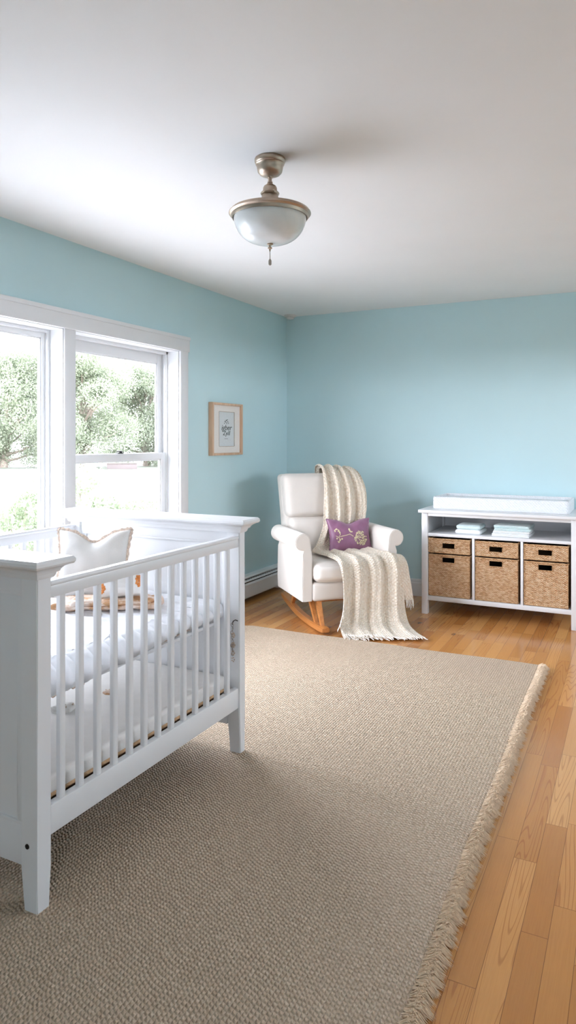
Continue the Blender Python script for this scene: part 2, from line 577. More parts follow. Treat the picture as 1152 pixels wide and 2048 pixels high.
w.box(XL, W4[0], YF - T, YF, 0, ZC).box(W4[1], XR, YF - T, YF, 0, ZC).box(W4[0], W4[1], YF - T, YF, 0, W4[2]).box(W4[0], W4[1], YF - T, YF, W4[3], ZC)
struct(w, 'wall_front', M['wall'], 'pale aqua painted wall behind the viewer', 'wall')
struct(MB().box(XL - T, XR + T, YF - T, YB + T, -0.12, 0), 'floor', M['floor'], 'honey oak strip floor', 'floor')
struct(MB().box(XL - T, XR + T, YF - T, YB + T, ZC, ZC + 0.15), 'ceiling', M['ceiling'], 'plain white ceiling', 'ceiling')

# window casing: header, side casing, mullion cover, sill
w = MB()
w.box(XL, XL + 0.024, W1[0] - 0.10, W2[1] + 0.105, 1.936, 2.040, 0.003)
w.box(XL, XL + 0.030, W1[0] - 0.10, W2[1] + 0.108, 2.018, 2.042, 0.003)
w.box(XL, XL + 0.020, W2[1], W2[1] + 0.092, 0.40, 1.937, 0.003)
w.box(XL, XL + 0.020, W1[0] - 0.09, W1[0], 0.40, 1.937, 0.003)
w.box(XL - 0.10, XL + 0.012, W1[1], W2[0], 0.45, 1.937, 0.002)
w.box(XL - 0.10, XL + 0.045, W1[0] - 0.11, W2[1] + 0.11, 0.425, 0.455, 0.004)
w.box(XL, XL + 0.018, W1[0] - 0.09, W2[1] + 0.09, 0.335, 0.425, 0.003)
# jamb linings in the reveal
for w_ in (W1, W2):
    w.box(XL - T, XL + 0.001, w_[0] - 0.001, w_[0] + 0.006, w_[2], w_[3])
    w.box(XL - T, XL + 0.001, w_[1] - 0.006, w_[1] + 0.001, w_[2], w_[3])
    w.box(XL - T, XL + 0.001, w_[0], w_[1], w_[3] - 0.006, w_[3] + 0.001)
struct(w, 'trim_1', M['trim'], 'white painted casing around the pair of windows', 'window trim')


def sash(x0, x1, y0, y1, z0, z1, st, top, bot, name, parent):
    s = MB()
    s.box(x0, x1, y0, y0 + st, z0, z1, 0.003).box(x0, x1, y1 - st, y1, z0, z1, 0.003)
    s.box(x0, x1, y0 + st, y1 - st, z1 - top, z1, 0.003).box(x0, x1, y0 + st, y1 - st, z0, z0 + bot, 0.003)
    # glazing bead
    g = 0.008
    xm = (x0 + x1) / 2
    s.box(xm - 0.002, x1 - 0.006, y0 + st, y0 + st + g, z0 + bot, z1 - top, 0.002)
    s.box(xm - 0.002, x1 - 0.006, y1 - st - g, y1 - st, z0 + bot, z1 - top, 0.002)
    s.box(xm - 0.002, x1 - 0.006, y0 + st, y1 - st, z1 - top - g, z1 - top, 0.002)
    s.box(xm - 0.002, x1 - 0.006, y0 + st, y1 - st, z0 + bot, z0 + bot + g, 0.002)
    o = s.build(name, M['trim'], parent)
    xm = (x0 + x1) / 2 - 0.004
    MB().box(xm - 0.0015, xm + 0.0015, y0 + st - 0.004, y1 - st + 0.004, z0 + bot - 0.004, z1 - top + 0.004).build('pane', M['glass'], o, smooth=0)
    return o


wn1 = tag(empty('window_1', (XL - 0.1, (W1[0] + W1[1]) / 2, W1[2])), 'large fixed picture window left of the mullion', 'window', kind='structure')
def local(o, mbfn):
    return mbfn
def attach(o, parent):
    o.parent = parent
    o.matrix_parent_inverse = parent.matrix_world.inverted()
bpy.context.view_layer.update()
s = sash(XL - 0.150, XL - 0.115, W1[0] + 0.006, W1[1] - 0.006, W1[2], W1[3] - 0.006, 0.042, 0.045, 0.06, 'window_frame', None)
attach(s, wn1)
s = MB()
s.box(XL - 0.118, XL - 0.095, W1[0] + 0.006, W1[0] + 0.024, W1[2], W1[3] - 0.006, 0.002)
s.box(XL - 0.118, XL - 0.095, W1[1] - 0.024, W1[1] - 0.006, W1[2], W1[3] - 0.006, 0.002)
s.box(XL - 0.118, XL - 0.095, W1[0] + 0.024, W1[1] - 0.024, W1[3] - 0.024, W1[3] - 0.006, 0.002)
attach(s.build('stop_bead', M['trim']), wn1)

wn2_ = tag(empty('window_2', (XL - 0.1, (W2[0] + W2[1]) / 2, W2[2])), 'double hung sash window right of the mullion', 'window', kind='structure')
bpy.context.view_layer.update()
s = MB()
for (a, b_) in ((0.096, 0.112), (0.124, 0.136), (0.148, 0.158)):
    s.box(XL - b_, XL - a, W2[0] + 0.006, W2[0] + 0.026, W2[2], W2[3] - 0.006, 0.002)
    s.box(XL - b_, XL - a, W2[1] - 0.026, W2[1] - 0.006, W2[2], W2[3] - 0.006, 0.002)
    s.box(XL - b_, XL - a, W2[0] + 0.026, W2[1] - 0.026, W2[3] - 0.026, W2[3] - 0.006, 0.002)
s.box(XL - 0.16, XL - 0.09, W2[0] + 0.006, W2[0] + 0.020, W2[2], W2[3] - 0.006)
s.box(XL - 0.16, XL - 0.09, W2[1] - 0.020, W2[1] - 0.006, W2[2], W2[3] - 0.006)
s.box(XL - 0.16, XL - 0.09, W2[0] + 0.006, W2[1] - 0.006, W2[3] - 0.024, W2[3] - 0.006)
attach(s.build('window_frame', M['trim']), wn2_)
us = sash(XL - 0.152, XL - 0.128, W2[0] + 0.026, W2[1] - 0.026, 1.185, 1.913, 0.048, 0.066, 0.03, 'upper_sash', None)
attach(us, wn2_)
ls = sash(XL - 0.124, XL - 0.096, W2[0] + 0.026, W2[1] - 0.026, W2[2] + 0.005, 1.222, 0.048, 0.046, 0.07, 'lower_sash', None)
attach(ls, wn2_)
lk = MB()
yl = 3.525
lk.box(XL - 0.120, XL - 0.098, yl - 0.028, yl + 0.028, 1.222, 1.229, 0.002)
lk.lathe([(0.0, 0.018), (0.009, 0.018), (0.011, 0.012), (0.011, 0.0)], (XL - 0.109, yl + 0.008, 1.222), 16)
lk.box(XL - 0.108, XL - 0.094, yl - 0.035, yl + 0.010, 1.234, 1.240, 0.002)
lo = lk.build('sash_lock', M['black'])
attach(lo, wn2_)
lo['label'] = 'dark bronze sash lock'

wn3_ = tag(empty('window_3', (XR + 0.1, (W3[0] + W3[1]) / 2, W3[2])), 'plain window in the right wall outside the picture', 'window', kind='structure')
bpy.context.view_layer.update()
s = MB()
for (a, b_, c_, d_) in ((W3[0], W3[0] + .05, W3[2], W3[3]), (W3[1] - .05, W3[1], W3[2], W3[3]), (W3[0] + .05, W3[1] - .05, W3[2], W3[2] + .05), (W3[0] + .05, W3[1] - .05, W3[3] - .05, W3[3]), (W3[0] + .05, W3[1] - .05, 1.76, 1.79)):
    s.box(XR + 0.08, XR + 0.12, a, b_, c_, d_, 0.002)
attach(s.build('window_frame', M['trim']), wn3_)
attach(MB().box(XR + 0.099, XR + 0.102, W3[0], W3[1], W3[2], W3[3]).build('pane', M['glass'], smooth=0), wn3_)

wn4_ = tag(empty('window_4', ((W4[0] + W4[1]) / 2, YF - 0.1, W4[2])), 'small window in the wall behind the viewer', 'window', kind='structure')
bpy.context.view_layer.update()
s = MB()
for (a, b_, c_, d_) in ((W4[0], W4[0] + .04, W4[2], W4[3]), (W4[1] - .04, W4[1], W4[2], W4[3]), (W4[0] + .04, W4[1] - .04, W4[2], W4[2] + .04), (W4[0] + .04, W4[1] - .04, W4[3] - .04, W4[3])):
    s.box(a, b_, YF - 0.12, YF - 0.08, c_, d_, 0.002)
attach(s.build('window_frame', M['trim']), wn4_)
attach(MB().box(W4[0], W4[1], YF - 0.102, YF - 0.099, W4[2], W4[3]).build('pane', M['glass'], smooth=0), wn4_)

# skirting on the far wall and the others
def base_profile(sgn, y):
    return [(y, 0), (y - sgn * 0.016, 0), (y - sgn * 0.016, 0.105), (y - sgn * 0.012, 0.115), (y - sgn * 0.012, 0.128), (y - sgn * 0.006, 0.140), (y, 0.142)]
struct(MB().prism(base_profile(1, YB), 'x', XL, XR), 'baseboard_back', M['trim'], 'white moulded skirting along the far wall', 'baseboard', smooth=20)
struct(MB().prism(base_profile(1, XR), 'y', YF, YB - 0.016), 'baseboard_right', M['trim'], 'white moulded skirting along the right wall', 'baseboard', smooth=20)
struct(MB().prism(base_profile(-1, YF), 'x', XL + .016, XR - .016), 'baseboard_front', M['trim'], 'white moulded skirting behind the viewer', 'baseboard', smooth=20)

# ---------------------------------------------------------------- outside
g = MB()
g.grid(lambda u, v: (-3.2 - u * 110, -40 + v * 150, -0.6 + 0.25 * noise.noise(Vector((u * 9, v * 12, 0)))), 60, 60)
struct(g, 'ground', M['lawn'], 'mown lawn outside the windows', 'lawn')
g = MB()
g.grid(lambda u, v: (2.5 + u * 60, -40 + v * 150, -0.6), 4, 4)
struct(g, 'ground_rear', M['lawn'], 'lawn on the far side of the house', 'lawn')
struct(MB().box(XL - T - 0.75, XL - T - 0.01, YF - 0.6, YB + 0.6, 2.36, 2.50, 0.01), 'roof_eave', M['trim'], 'white roof overhang outside above the windows', 'eave')  # unseen overhang added to cut steep sky light on the crib bedding
struct(MB().box(-8.6, XL - T - 0.02, -3.0, 10.0, -0.62, -0.57, 0.01), 'patio_left', M['patio_left'], 'pale gravel court close outside the windows, below the sill', 'patio')  # hidden pale ground added to bounce daylight onto the ceiling
struct(MB().box(-1.0, 3.5, -6.0, YF - T - 0.02, -0.62, -0.52, 0.01), 'patio_rear', M['patio'], 'pale concrete patio outside the wall behind the viewer', 'patio')  # unseen slab added to bounce daylight in at the rear
struct(MB().box(XR + T + 0.02, 8.0, -1.5, 9.0, -0.62, -0.52, 0.01), 'patio_right', M['patio'], 'pale concrete patio outside the right wall', 'patio')  # unseen slab added to bounce daylight up through the right wall


def leaf_cloud(mb, blobs, count, size, rnd):
    tot = sum(b_[3] ** 2 for b_ in blobs)
    for (bx_, by_, bz_, br) in blobs:
        for _ in range(int(count * br ** 2 / tot)):
            d = Vector((rnd.gauss(0, 1), rnd.gauss(0, 1), rnd.gauss(0, 1))).normalized()
            r = br * (0.55 + 0.5 * rnd.random())
            p = Vector((bx_, by_, bz_)) + Vector((d.x * r, d.y * r, d.z * r * 0.8))
            a = Vector((rnd.gauss(0, 1), rnd.gauss(0, 1), rnd.gauss(0, 0.6))).normalized()
            b2 = a.orthogonal().normalized()
            b2 = (Matrix.Rotation(rnd.random() * 6.28, 3, a) @ b2)
            s_ = size * (0.6 + 0.8 * rnd.random())
            c2 = a.cross(b2) * 0.3
            mb.add([p, p + b2 * s_ * .5 + c2 * s_, p + b2 * s_, p + b2 * s_ * .5 - c2 * s_], [[0, 1, 2, 3]])


def limb(mb, p0, p1, r0, r1, rnd, k=6):
    pts, rr = [], []
    for i in range(k + 1):
        f = i / k
        q = Vector(p0).lerp(Vector(p1), f)
        if 0 < i < k:
            q += Vector((rnd.uniform(-1, 1), rnd.uniform(-1, 1), rnd.uniform(-.5, .5))) * r0 * 1.2
        pts.append(q)
        rr.append(r0 + (r1 - r0) * f)
    mb.tube(pts, rr, 7)
    return pts


def make_tree(seed, h, label, bare=False):
    rnd = random.Random(seed)
    root = empty('leafy_tree')
    t = MB()
    limb(t, (0, 0, 0), (0.2, 0.1, h * 0.55), 0.28, 0.14, rnd)
    blobs = []
    for k in range(30):
        a = rnd.random() * 6.28
        rr = h * (0.06 + 0.28 * rnd.random())
        z = h * rnd.uniform(0.08, 0.88)
        sh = math.sqrt(max(0.1, 1 - ((z / h - 0.45) / 0.55) ** 2))
        p = (math.cos(a) * rr * sh, math.sin(a) * rr * sh, z)
        blobs.append((*p, h * rnd.uniform(0.13, 0.21)))
        limb(t, (0.1, 0.05, max(0.5, z * 0.55)), p, 0.10, 0.03, rnd, 5)
    for k in range(16 if bare else 5):
        a = rnd.random() * 6.28
        z0 = h * 0.6
        q = limb(t, (0.1, 0, z0), (math.cos(a) * h * .18, math.sin(a) * h * .18, h * rnd.uniform(.9, 1.08)), 0.07, 0.015, rnd, 6)
        for j in (3, 4, 5):
            limb(t, q[j], q[j] + Vector((rnd.uniform(-1, 1), rnd.uniform(-1, 1), rnd.uniform(.2, 1))) * 0.9, 0.025, 0.008, rnd, 3)
    t.build('trunk', M['bark'], root)
    c_ = MB()
    leaf_cloud(c_, blobs, 70000, 0.12, rnd)
    c_.build('foliage', M['leaf'], root, smooth=0)
    return root


tA = make_tree(3, 9.0, '')
tB = make_tree(8, 9.0, '', bare=True)
trees = [
    (tA, 8, 46, 1.0, 'tall full tree beyond the lawn, seen through the picture window'),
    (tB, 168, 47, 1.0, 'tree with bare upper twigs, seen through the upper sash nearest the mullion'),
    (tA, 292, 52, 0.95, 'tree farther off, seen through the right part of the upper sash'),
    (tA, 385, 52, 0.9, 'tree beyond the lawn hidden by the window casing'),
    (tB, -150, 50, 1.05, 'tree beyond the lawn left of the picture window view'),
    (tA, 105, 62, 1.0, 'distant tree behind the mullion between two nearer trees'),
]
for i, (proto, u, d, s_, lab) in enumerate(trees):
    o = proto if i < 2 else copy_tree(proto)
    t_ = d / 1388
    rx = -math.sin(YAW) * 1388 + math.cos(YAW) * (u - 576)
    ry = math.cos(YAW) * 1388 + math.sin(YAW) * (u - 576)
    o.location = (rx * t_, ry * t_, -0.65)
    o.rotation_euler.z = i * 1.7
    o.scale = (s_,) * 3
    tag(o, lab, 'tree', 'trees beyond the lawn')


def make_shrub(seed, hh, loc, label):
    rnd = random.Random(seed)
    root = empty('garden_shrub', loc)
    st = MB()
    blobs = []
    for k in range(14):
        a = rnd.random() * 6.28
        r_ = rnd.uniform(0, 0.55)
        z = hh * rnd.uniform(.25, .93)
        blobs.append((math.cos(a) * r_, math.sin(a) * r_, z, rnd.uniform(.12, .26)))
        limb(st, (0, 0, 0), blobs[-1][:3], 0.02, 0.006, rnd, 4)
    st.build('stem', M['bark'], root)
    f = MB()
    leaf_cloud(f, blobs, 9000, 0.035, rnd)
    f.build('foliage', M['leaf2'], root, smooth=0)
    tag(root, label, 'shrub', 'shrubs outside the windows')
make_shrub(1, 1.42, (-5.6, 5.1, -0.6), 'leafy shrub close outside the picture window')
make_shrub(2, 1.62, (-4.95, 5.35, -0.6), 'leafy shrub outside the lower sash, left half of its view')
make_shrub(5, 1.50, (-4.55, 5.75, -0.6), 'lower leafy shrub outside the lower sash, right half of its view')

# low things glimpsed at the far end of the lawn
gw = empty('garden_wall', (-29.8, 35.5, -0.62), math.radians(38))
MB().box(-0.95, 0.95, -0.15, 0.15, 0, 0.40, 0.02).build('wall_body', M['brick'], gw)
MB().box(-1.0, 1.0, -0.20, 0.20, 0.40, 0.45, 0.02).build('coping', M['bark'], gw)
tag(gw, 'low pinkish garden wall at the far end of the lawn, seen through the lower sash', 'garden wall')
gb = empty('storage_box', (-26.8, 37.4, -0.62), math.radians(38))
MB().box(-0.55, 0.55, -0.4, 0.4, 0, 0.46, 0.02).build('box_body', M['grey_siding'], gb)
MB().box(-0.60, 0.60, -0.45, 0.45, 0.46, 0.52, 0.02).build('lid', M['grey_siding'], gb)
tag(gb, 'small grey blue outdoor box right of the low garden wall beyond the lawn', 'storage box')

# ---------------------------------------------------------------- baseboard heater on the window wall
ht = empty('baseboard_heater', (XL, 0, 0))
tag(ht, 'long white baseboard heater with dark slots under the framed print', 'heater')
ya, yb_ = 0.6, 5.46
MB().prism([(0.001, 0.036), (0.006, 0.036), (0.006, 0.186), (0.045, 0.190), (0.052, 0.184), (0.056, 0.190), (0.048, 0.200), (0.001, 0.206)], 'y', ya, yb_).build('back_plate', M['heater'], ht, smooth=20)
MB().prism([(0.058, 0.036), (0.066, 0.030), (0.072, 0.040), (0.072, 0.138), (0.064, 0.152), (0.058, 0.150), (0.064, 0.138)], 'y', ya, yb_).build('front_plate', M['heater'], ht, smooth=20)
MB().prism([(0.058, 0.166), (0.066, 0.160), (0.069, 0.164), (0.060, 0.176)], 'y', ya, yb_).build('damper_blade', M['heater'], ht, smooth=20)
f = MB()
for k in range(120):
    y_ = ya + 0.02 + k * (yb_ - ya - 0.04) / 119
    f.box(0.010, 0.054, y_ - 0.002, y_ + 0.002, 0.05, 0.160)
f.build('heating_fins', M['fin'], ht, smooth=0)
MB().box(0.001, 0.078, yb_, yb_ + 0.075, 0.0, 0.208, 0.004).build('end_cap', M['heater'], ht)
MB().box(0.001, 0.078, ya - 0.07, ya, 0.0, 0.208, 0.004).build('end_cap', M['heater'], ht)

# ---------------------------------------------------------------- rug
RX0, RX1, RY0, RY1 = -2.47, -0.488, 0.35, 4.225
TH = 0.015
def rug_pt(u, v):
    x = RX0 + (RX1 - RX0) * u
    y = RY0 + (RY1 - RY0) * v
    # back-left corner pulled in
    dx, dy = max(0, 0.14 - (x - RX0)), max(0, 0.14 - (RY1 - y))
    if dx > 0 and dy > 0:
        l = math.hypot(dx, dy)
        if l > 0.14:
            k = 0.14 / l
            x = RX0 + 0.14 - dx * k
            y = RY1 - 0.14 + dy * k
    y += 0.006 * math.sin(x * 7) * v
    x += (0.004 * math.sin(y * 5) + 0.010 * (RY1 - y)) * u
    e = min(u * (RX1 - RX0), (1 - v) * (RY1 - RY0), v * (RY1 - RY0), (1 - u) * (RX1 - RX0) + 0.01)
    z = TH * math.sqrt(min(1, max(0, 1 - (1 - min(e / 0.012, 1)) ** 2)))
    z += 0.0012 * noise.noise(Vector((x * 4, y * 4, 0)))
    return (x, y, z + 0.0015)
def nonuni(t):
    return 0.5 - 0.5 * math.cos(math.pi * t)
g = MB()
g.grid(lambda u, v: rug_pt(nonuni(nonuni(u)), nonuni(nonuni(v))), 120, 160)
rug = g.build('area_rug', M['rug'], smooth=60)
tag(rug, 'large beige braided rug with a shaggy fringed edge on the oak floor', 'rug')
rnd = random.Random(4)
f = MB()
nst = 22000
for k in range(nst):
    y = RY0 + (RY1 - RY0) * rnd.random()
    y = RY0 + (RY1 - RY0) * (1 - (1 - rnd.random()) ** 1.0) if k % 2 else y
    clump = noise.noise(Vector((y * 14, 0, 3))) * 0.5 + 0.5 * math.sin(y * 2 * math.pi / 0.085)
    L = 0.034 + 0.018 * rnd.random() + 0.010 * clump
    x0 = RX1 + 0.010 * (RY1 - y) + 0.004 * math.sin(y * 5) - 0.014 + 0.020 * rnd.random()
    yc = (math.floor(y / 0.034 + 0.3 * math.sin(y * 31)) + 0.5) * 0.034
    z0 = 0.006 + 0.012 * rnd.random()
    rise = rnd.uniform(0.000, 0.020)
    sl = 0.35 * clump + rnd.gauss(0, 0.35)
    a = math.atan(sl)
    dx, dy = math.cos(a), math.sin(a)
    w_ = 0.0014
    P0 = Vector((x0, y, z0))
    P1 = P0 + Vector((dx * L * .5, dy * L * .3 + (yc - y) * 0.3, rise * 0.7))
    P2 = P0 + Vector((dx * L, dy * L * .4 + (yc - y) * 0.5, -z0 + 0.002 + max(0, rise - 0.010) * 0.8))
    s_ = Vector((-dy, dx, 0)) * w_
    u_ = Vector((0, 0, w_))
    f.add([P0 - s_, P0 + s_, P0 + u_, P1 - s_, P1 + s_, P1 + u_ * 1.4, P2], [[0, 1, 4, 3], [1, 2, 5, 4], [2, 0, 3, 5], [3, 4, 6], [4, 5, 6], [5, 3, 6]])
fo = f.build('fringe', M['fringe'], rug, smooth=0)
fo['kind'] = 'stuff'

# ---------------------------------------------------------------- crib
CX0, CX1, CY0, CY1 = -2.38, -1.456, 1.385, 2.510
crib = tag(empty('crib', ((CX0 + CX1) / 2, (CY0 + CY1) / 2, 0)), 'white painted wooden baby crib with slatted sides standing on the rug', 'crib')
bpy.context.view_layer.update()
ZR = TH + 0.0


def cpart(mb, name, m=None, parent=None, smooth=35):
    o = mb.build(name, m or M['crib'], smooth=smooth)
    attach(o, parent or crib)
    return o


def end_panel(y0, y1, outward):
    """y0..y1 is the post depth; outward = -1 for the near end, +1 for the far end."""
    ym = (y0 + y1) / 2
    pw = 0.062
    p = MB()
    p.box(CX0 + pw, CX1 - pw, ym - 0.016, ym + 0.016, 0.885, 0.94, 0.002)
    p.box(CX0 + pw, CX1 - pw, ym - 0.016, ym + 0.016, 0.127, 0.243, 0.003)
    p.box(CX0 + pw, CX1 - pw, ym - 0.008, ym + 0.008, 0.24, 0.89)
    # beaded frame and vertical grooves of the boards
    for s_ in (-1, 1):
        yy = ym + s_ * 0.010
        p.box(CX0 + pw, CX1 - pw, yy - 0.004, yy + 0.004, 0.875, 0.886, 0.002)
        p.box(CX0 + pw, CX0 + pw + 0.03, yy - 0.003, yy + 0.003, 0.243, 0.885, 0.002)
        p.box(CX1 - pw - 0.03, CX1 - pw, yy - 0.003, yy + 0.003, 0.243, 0.885, 0.002)
        if s_ == outward:
            for kx in range(1, 8):
                xx = CX1 - pw - 0.03 - kx * 0.095
                p.box(xx - 0.0025, xx + 0.0025, yy - 0.004, yy - 0.0005 if s_ < 0 else yy + 0.002, 0.243, 0.885, 0.001)
        p.box(CX0 + pw, CX1 - pw, yy - 0.006, yy + 0.006, 0.238, 0.248, 0.002)
    cpart(p, 'end_panel')
    c_ = MB()
    prof = [(0.000, 0.928), (0.004, 0.928), (0.008, 0.934), (0.010, 0.942), (0.016, 0.944), (0.018, 0.950), (0.024, 0.957), (0.034, 0.962), (0.042, 0.964), (0.046, 0.970), (0.046, 0.978), (0.041, 0.985), (0.0, 0.985)]
    # rectangular sweep of the moulding around the top
    vs_, fs = [], []
    for (d, z) in prof:
        dd = d
        vs_ += [(CX0 - dd, y0 - dd, z), (CX1 + dd, y0 - dd, z), (CX1 + dd, y1 + dd, z), (CX0 - dd, y1 + dd, z)]
    for i in range(len(prof) - 1):
        for k in range(4):
            k2 = (k + 1) % 4
            fs.append([i * 4 + k, i * 4 + k2, (i + 1) * 4 + k2, (i + 1) * 4 + k])
    fs.append([3, 2, 1, 0])
    fs.append([(len(prof) - 1) * 4 + k for k in range(4)])
    c_.add(vs_, fs)
    cpart(c_, 'top_moulding', smooth=25)
    for sx_ in (0, 1):
        a, b_ = (CX0, CX0 + pw) if sx_ == 0 else (CX1 - pw, CX1)
        leg = MB()
        # straight post then tapered foot
        tp = 0.012
        zt = 0.127 if outward < 0 else 0.20
        ia = a if sx_ == 0 else a + tp
        ib = b_ - tp if sx_ == 0 else b_
        yi0 = y0 if outward < 0 else y0 + tp * .6
        yi1 = y1 - tp * .6 if outward < 0 else y1
        lv = []
        for (xa, xb, q0, q1, z) in ((ia, ib, yi0, yi1, ZR), (a, b_, y0, y1, zt), (a, b_, y0, y1, 0.93)):
            lv += [(xa, q0, z), (xb, q0, z), (xb, q1, z), (xa, q1, z)]
        lf = [[3, 2, 1, 0], [8, 9, 10, 11]]
        for i in range(2):
            for k in range(4):
                k2 = (k + 1) % 4
                lf.append([i * 4 + k, i * 4 + k2, (i + 1) * 4 + k2, (i + 1) * 4 + k])
        bm = bmesh.new()
        bv = [bm.verts.new(q) for q in lv]
        for q in lf:
            bm.faces.new([bv[i] for i in q])
        bmesh.ops.bevel(bm, geom=[e for e in bm.edges if abs(e.verts[0].co.z - e.verts[1].co.z) > 0.05], offset=0.003, segments=2, affect='EDGES')
        bm.verts.index_update()
        leg.add([v.co.copy() for v in bm.verts], [[q.index for q in ff.verts] for ff in bm.faces])
        bm.free()
        lo_ = cpart(leg, 'leg')
        if outward < 0:
            h_ = MB()
            xc = (a + b_) / 2 - 0.006
            h_.lathe([(0.0, 0.0), (0.0055, 0.0), (0.007, 0.0015), (0.0075, 0.0)], (0, 0, 0), 20, mtx=Matrix.Translation((xc, y0 - 0.0004, 0.193)) @ Matrix.Rotation(math.pi / 2, 4, 'X'))
            ho = h_.build('bolt_head', M['black'])
            bpy.context.view_layer.update()
            attach(ho, lo_)
            ho['label'] = 'dark bolt head sunk in the leg'


end_panel(CY0, CY0 + 0.052, -1)
end_panel(CY1 - 0.045, CY1, 1)
ZT0, ZT1, ZB0, ZB1 = 0.868, 0.915, 0.205, 0.288
for side, xc in (('front', CX1 - 0.018), ('back', CX0 + 0.018)):
    y0, y1 = CY0 + 0.05, CY1 - 0.044
    r_ = MB()
    r_.box(xc - 0.013, xc + 0.013, y0, y1, ZT0, ZT1 - 0.012, 0.003)
    r_.box(xc - 0.016, xc + 0.016, y0, y1, ZT1 - 0.014, ZT1, 0.005, 3)
    cpart(r_, 'top_rail')
    r_ = MB().box(xc - 0.013, xc + 0.013, y0, y1, ZB0, ZB1, 0.003)
    cpart(r_, 'bottom_rail')
    for k in range(13):
        yy = 1.490 + k * 0.0755
        sl = MB()
        sl.soft((0, 0, (ZT0 + ZB1) / 2), (0.0095, 0.0095, (ZT0 - ZB1) / 2 + 0.004), 0.0, 2)
        prof = []
        ns = 20
        vs_, fs = [], []
        for z in (ZB1 - 0.004, ZT0 + 0.004):
            for q in range(ns):
                a = 2 * math.pi * q / ns
                ca, sa = math.cos(a), math.sin(a)
                rr = 0.0112 * (1 / (abs(ca) ** 4 + abs(sa) ** 4) ** 0.25)
                vs_.append((xc + ca * rr * 0.9, yy + sa * rr, z))
        fs = [[q, (q + 1) % ns, (q + 1) % ns + ns, q + ns] for q in range(ns)] + [list(range(ns))[::-1], list(range(ns, 2 * ns))]
        sl = MB().add(vs_, fs)
        cpart(sl, 'slat')
# support boards under the two mattresses
cpart(MB().box(CX0 + 0.036, CX1 - 0.036, CY0 + 0.053, CY1 - 0.046, 0.228, 0.243, 0.002), 'mattress_board', M['brown'])['label'] = 'brown board below the lower mattress'
cpart(MB().box(CX0 + 0.036, CX1 - 0.10, CY0 + 0.053, CY1 - 0.046, 0.543, 0.556, 0.002), 'upper_board')

# lower mattress
lm = tag(empty('crib_mattress', (-1.93, 1.95, 0.243)), 'flat white lower mattress with tan edge near the bottom rail of the crib', 'mattress')
bpy.context.view_layer.update()
def fnm(wv, p):
    return (wv.x, wv.y, wv.z + 0.0025 * noise.noise(wv * 9))
o = MB().soft((-1.925, (CY0 + CY1) / 2 + .003, 0.307), (0.412, 0.505, 0.031), 0.018, 40, (0, 0, 0.003), fn=fnm).build('mattress_body', M['cotton'])
attach(o, lm)
def loop_rect(x0, x1, y0, y1, z, r, n_=6, wob=0.0):
    pts = []
    for (cx_, cy_, a0) in ((x1 - r, y1 - r, 0), (x0 + r, y1 - r, 90), (x0 + r, y0 + r, 180), (x1 - r, y0 + r, 270)):
        for k in range(n_ + 1):
            a = math.radians(a0 + 90 * k / n_)
            pts.append((cx_ + r * math.cos(a), cy_ + r * math.sin(a), z))
    return pts
attach(MB().tube(loop_rect(-2.336, -1.514, 1.444, 2.457, 0.281, 0.02), 0.006, 8, True).build('piping', M['piping']), lm)
attach(MB().box(-2.325, -1.530, 1.452, 2.450, 0.2435, 0.279, 0.004).build('underside', M['brown']), lm)

# upper quilted bedding: puffy rolled edge towards the room
qb = tag(empty('crib_quilt', (-1.95, 1.95, 0.556)), 'thick white ruffled quilted bedding across the middle of the crib', 'quilt')
bpy.context.view_layer.update()
QX0, QX1, QY0, QY1 = -2.338, -1.512, 1.442, 2.457
def quilt_surface(u, v):
    # v 0..1 along y ; u 0..1 goes over: back edge, top, around the front roll, underneath
    y = QY0 + (QY1 - QY0) * v
    ph = (y - 1.49) / 0.0755
    lob = abs(math.sin(math.pi * (ph + 0.15 * math.sin(y * 9))))
    ruf = 0.55 + 0.45 * lob ** 0.45
    R = 0.052
    drop = 0.014 * math.sin(v * 5.0 + 1)
    if u < 0.6:
        f_ = u / 0.6
        x = QX0 + (QX1 - R * 1.3 - QX0) * f_
        z = 0.642 + 0.010 * noise.noise(Vector((x * 7, y * 16, 1))) + 0.005 * noise.noise(Vector((x * 20, y * 60, 5))) - 0.012 * math.exp(-((f_) / .05) ** 2)
        z += 0.010 * (f_ ** 6) * (lob - 0.5)
        return (x, y, z)
    f_ = (u - 0.6) / 0.4
    a = math.pi / 2 - f_ * math.pi * 1.12
    rx_ = R * 1.3 * (0.66 + 0.40 * lob ** 0.5)
    rz_ = 0.046 * (0.80 + 0.24 * lob ** 0.5)
    xx = QX1 - R * 1.55 + rx_ * math.cos(a) * 1.0
    xx += 0.012 * noise.noise(Vector((f_ * 3, y * 22, 2))) * math.sin(f_ * math.pi)
    zz = 0.596 + rz_ * math.sin(a) + 0.006 * noise.noise(Vector((y * 30, f_ * 4, 7)))
    zz -= drop * math.sin(f_ * math.pi / 2)
    blend = min(1, f_ / 0.12)
    z_top = 0.642 + 0.010 * (lob - 0.5)
    return (xx, y, zz * blend + (1 - blend) * z_top)
q = MB()
q.grid(quilt_surface, 110, 300)
q.grid(lambda u, v: (QX0 + (QX1 - 0.09 - QX0) * u, QY0 + (QY1 - QY0) * v, 0.5565), 2, 2)
q.grid(lambda u, v: (QX0 + (QX1 - 0.08 - QX0) * u, QY1, 0.5565 + (0.642 - 0.5565) * v), 20, 2)
q.grid(lambda u, v: (QX0 + (QX1 - 0.08 - QX0) * u, QY0, 0.5565 + (0.642 - 0.5565) * v), 20, 2)
attach(q.build('quilted_cover', M['linen'], smooth=70), qb)
lacep = []
for k in range(240):
    v = k / 239
    p = quilt_surface(0.93, v)
    lacep.append((p[0] + 0.003, p[1], p[2] - 0.004 + 0.003 * math.sin(k * 1.3)))
attach(MB().tube(lacep, 0.0032, 6).build('lace_hem', M['lace']), qb)

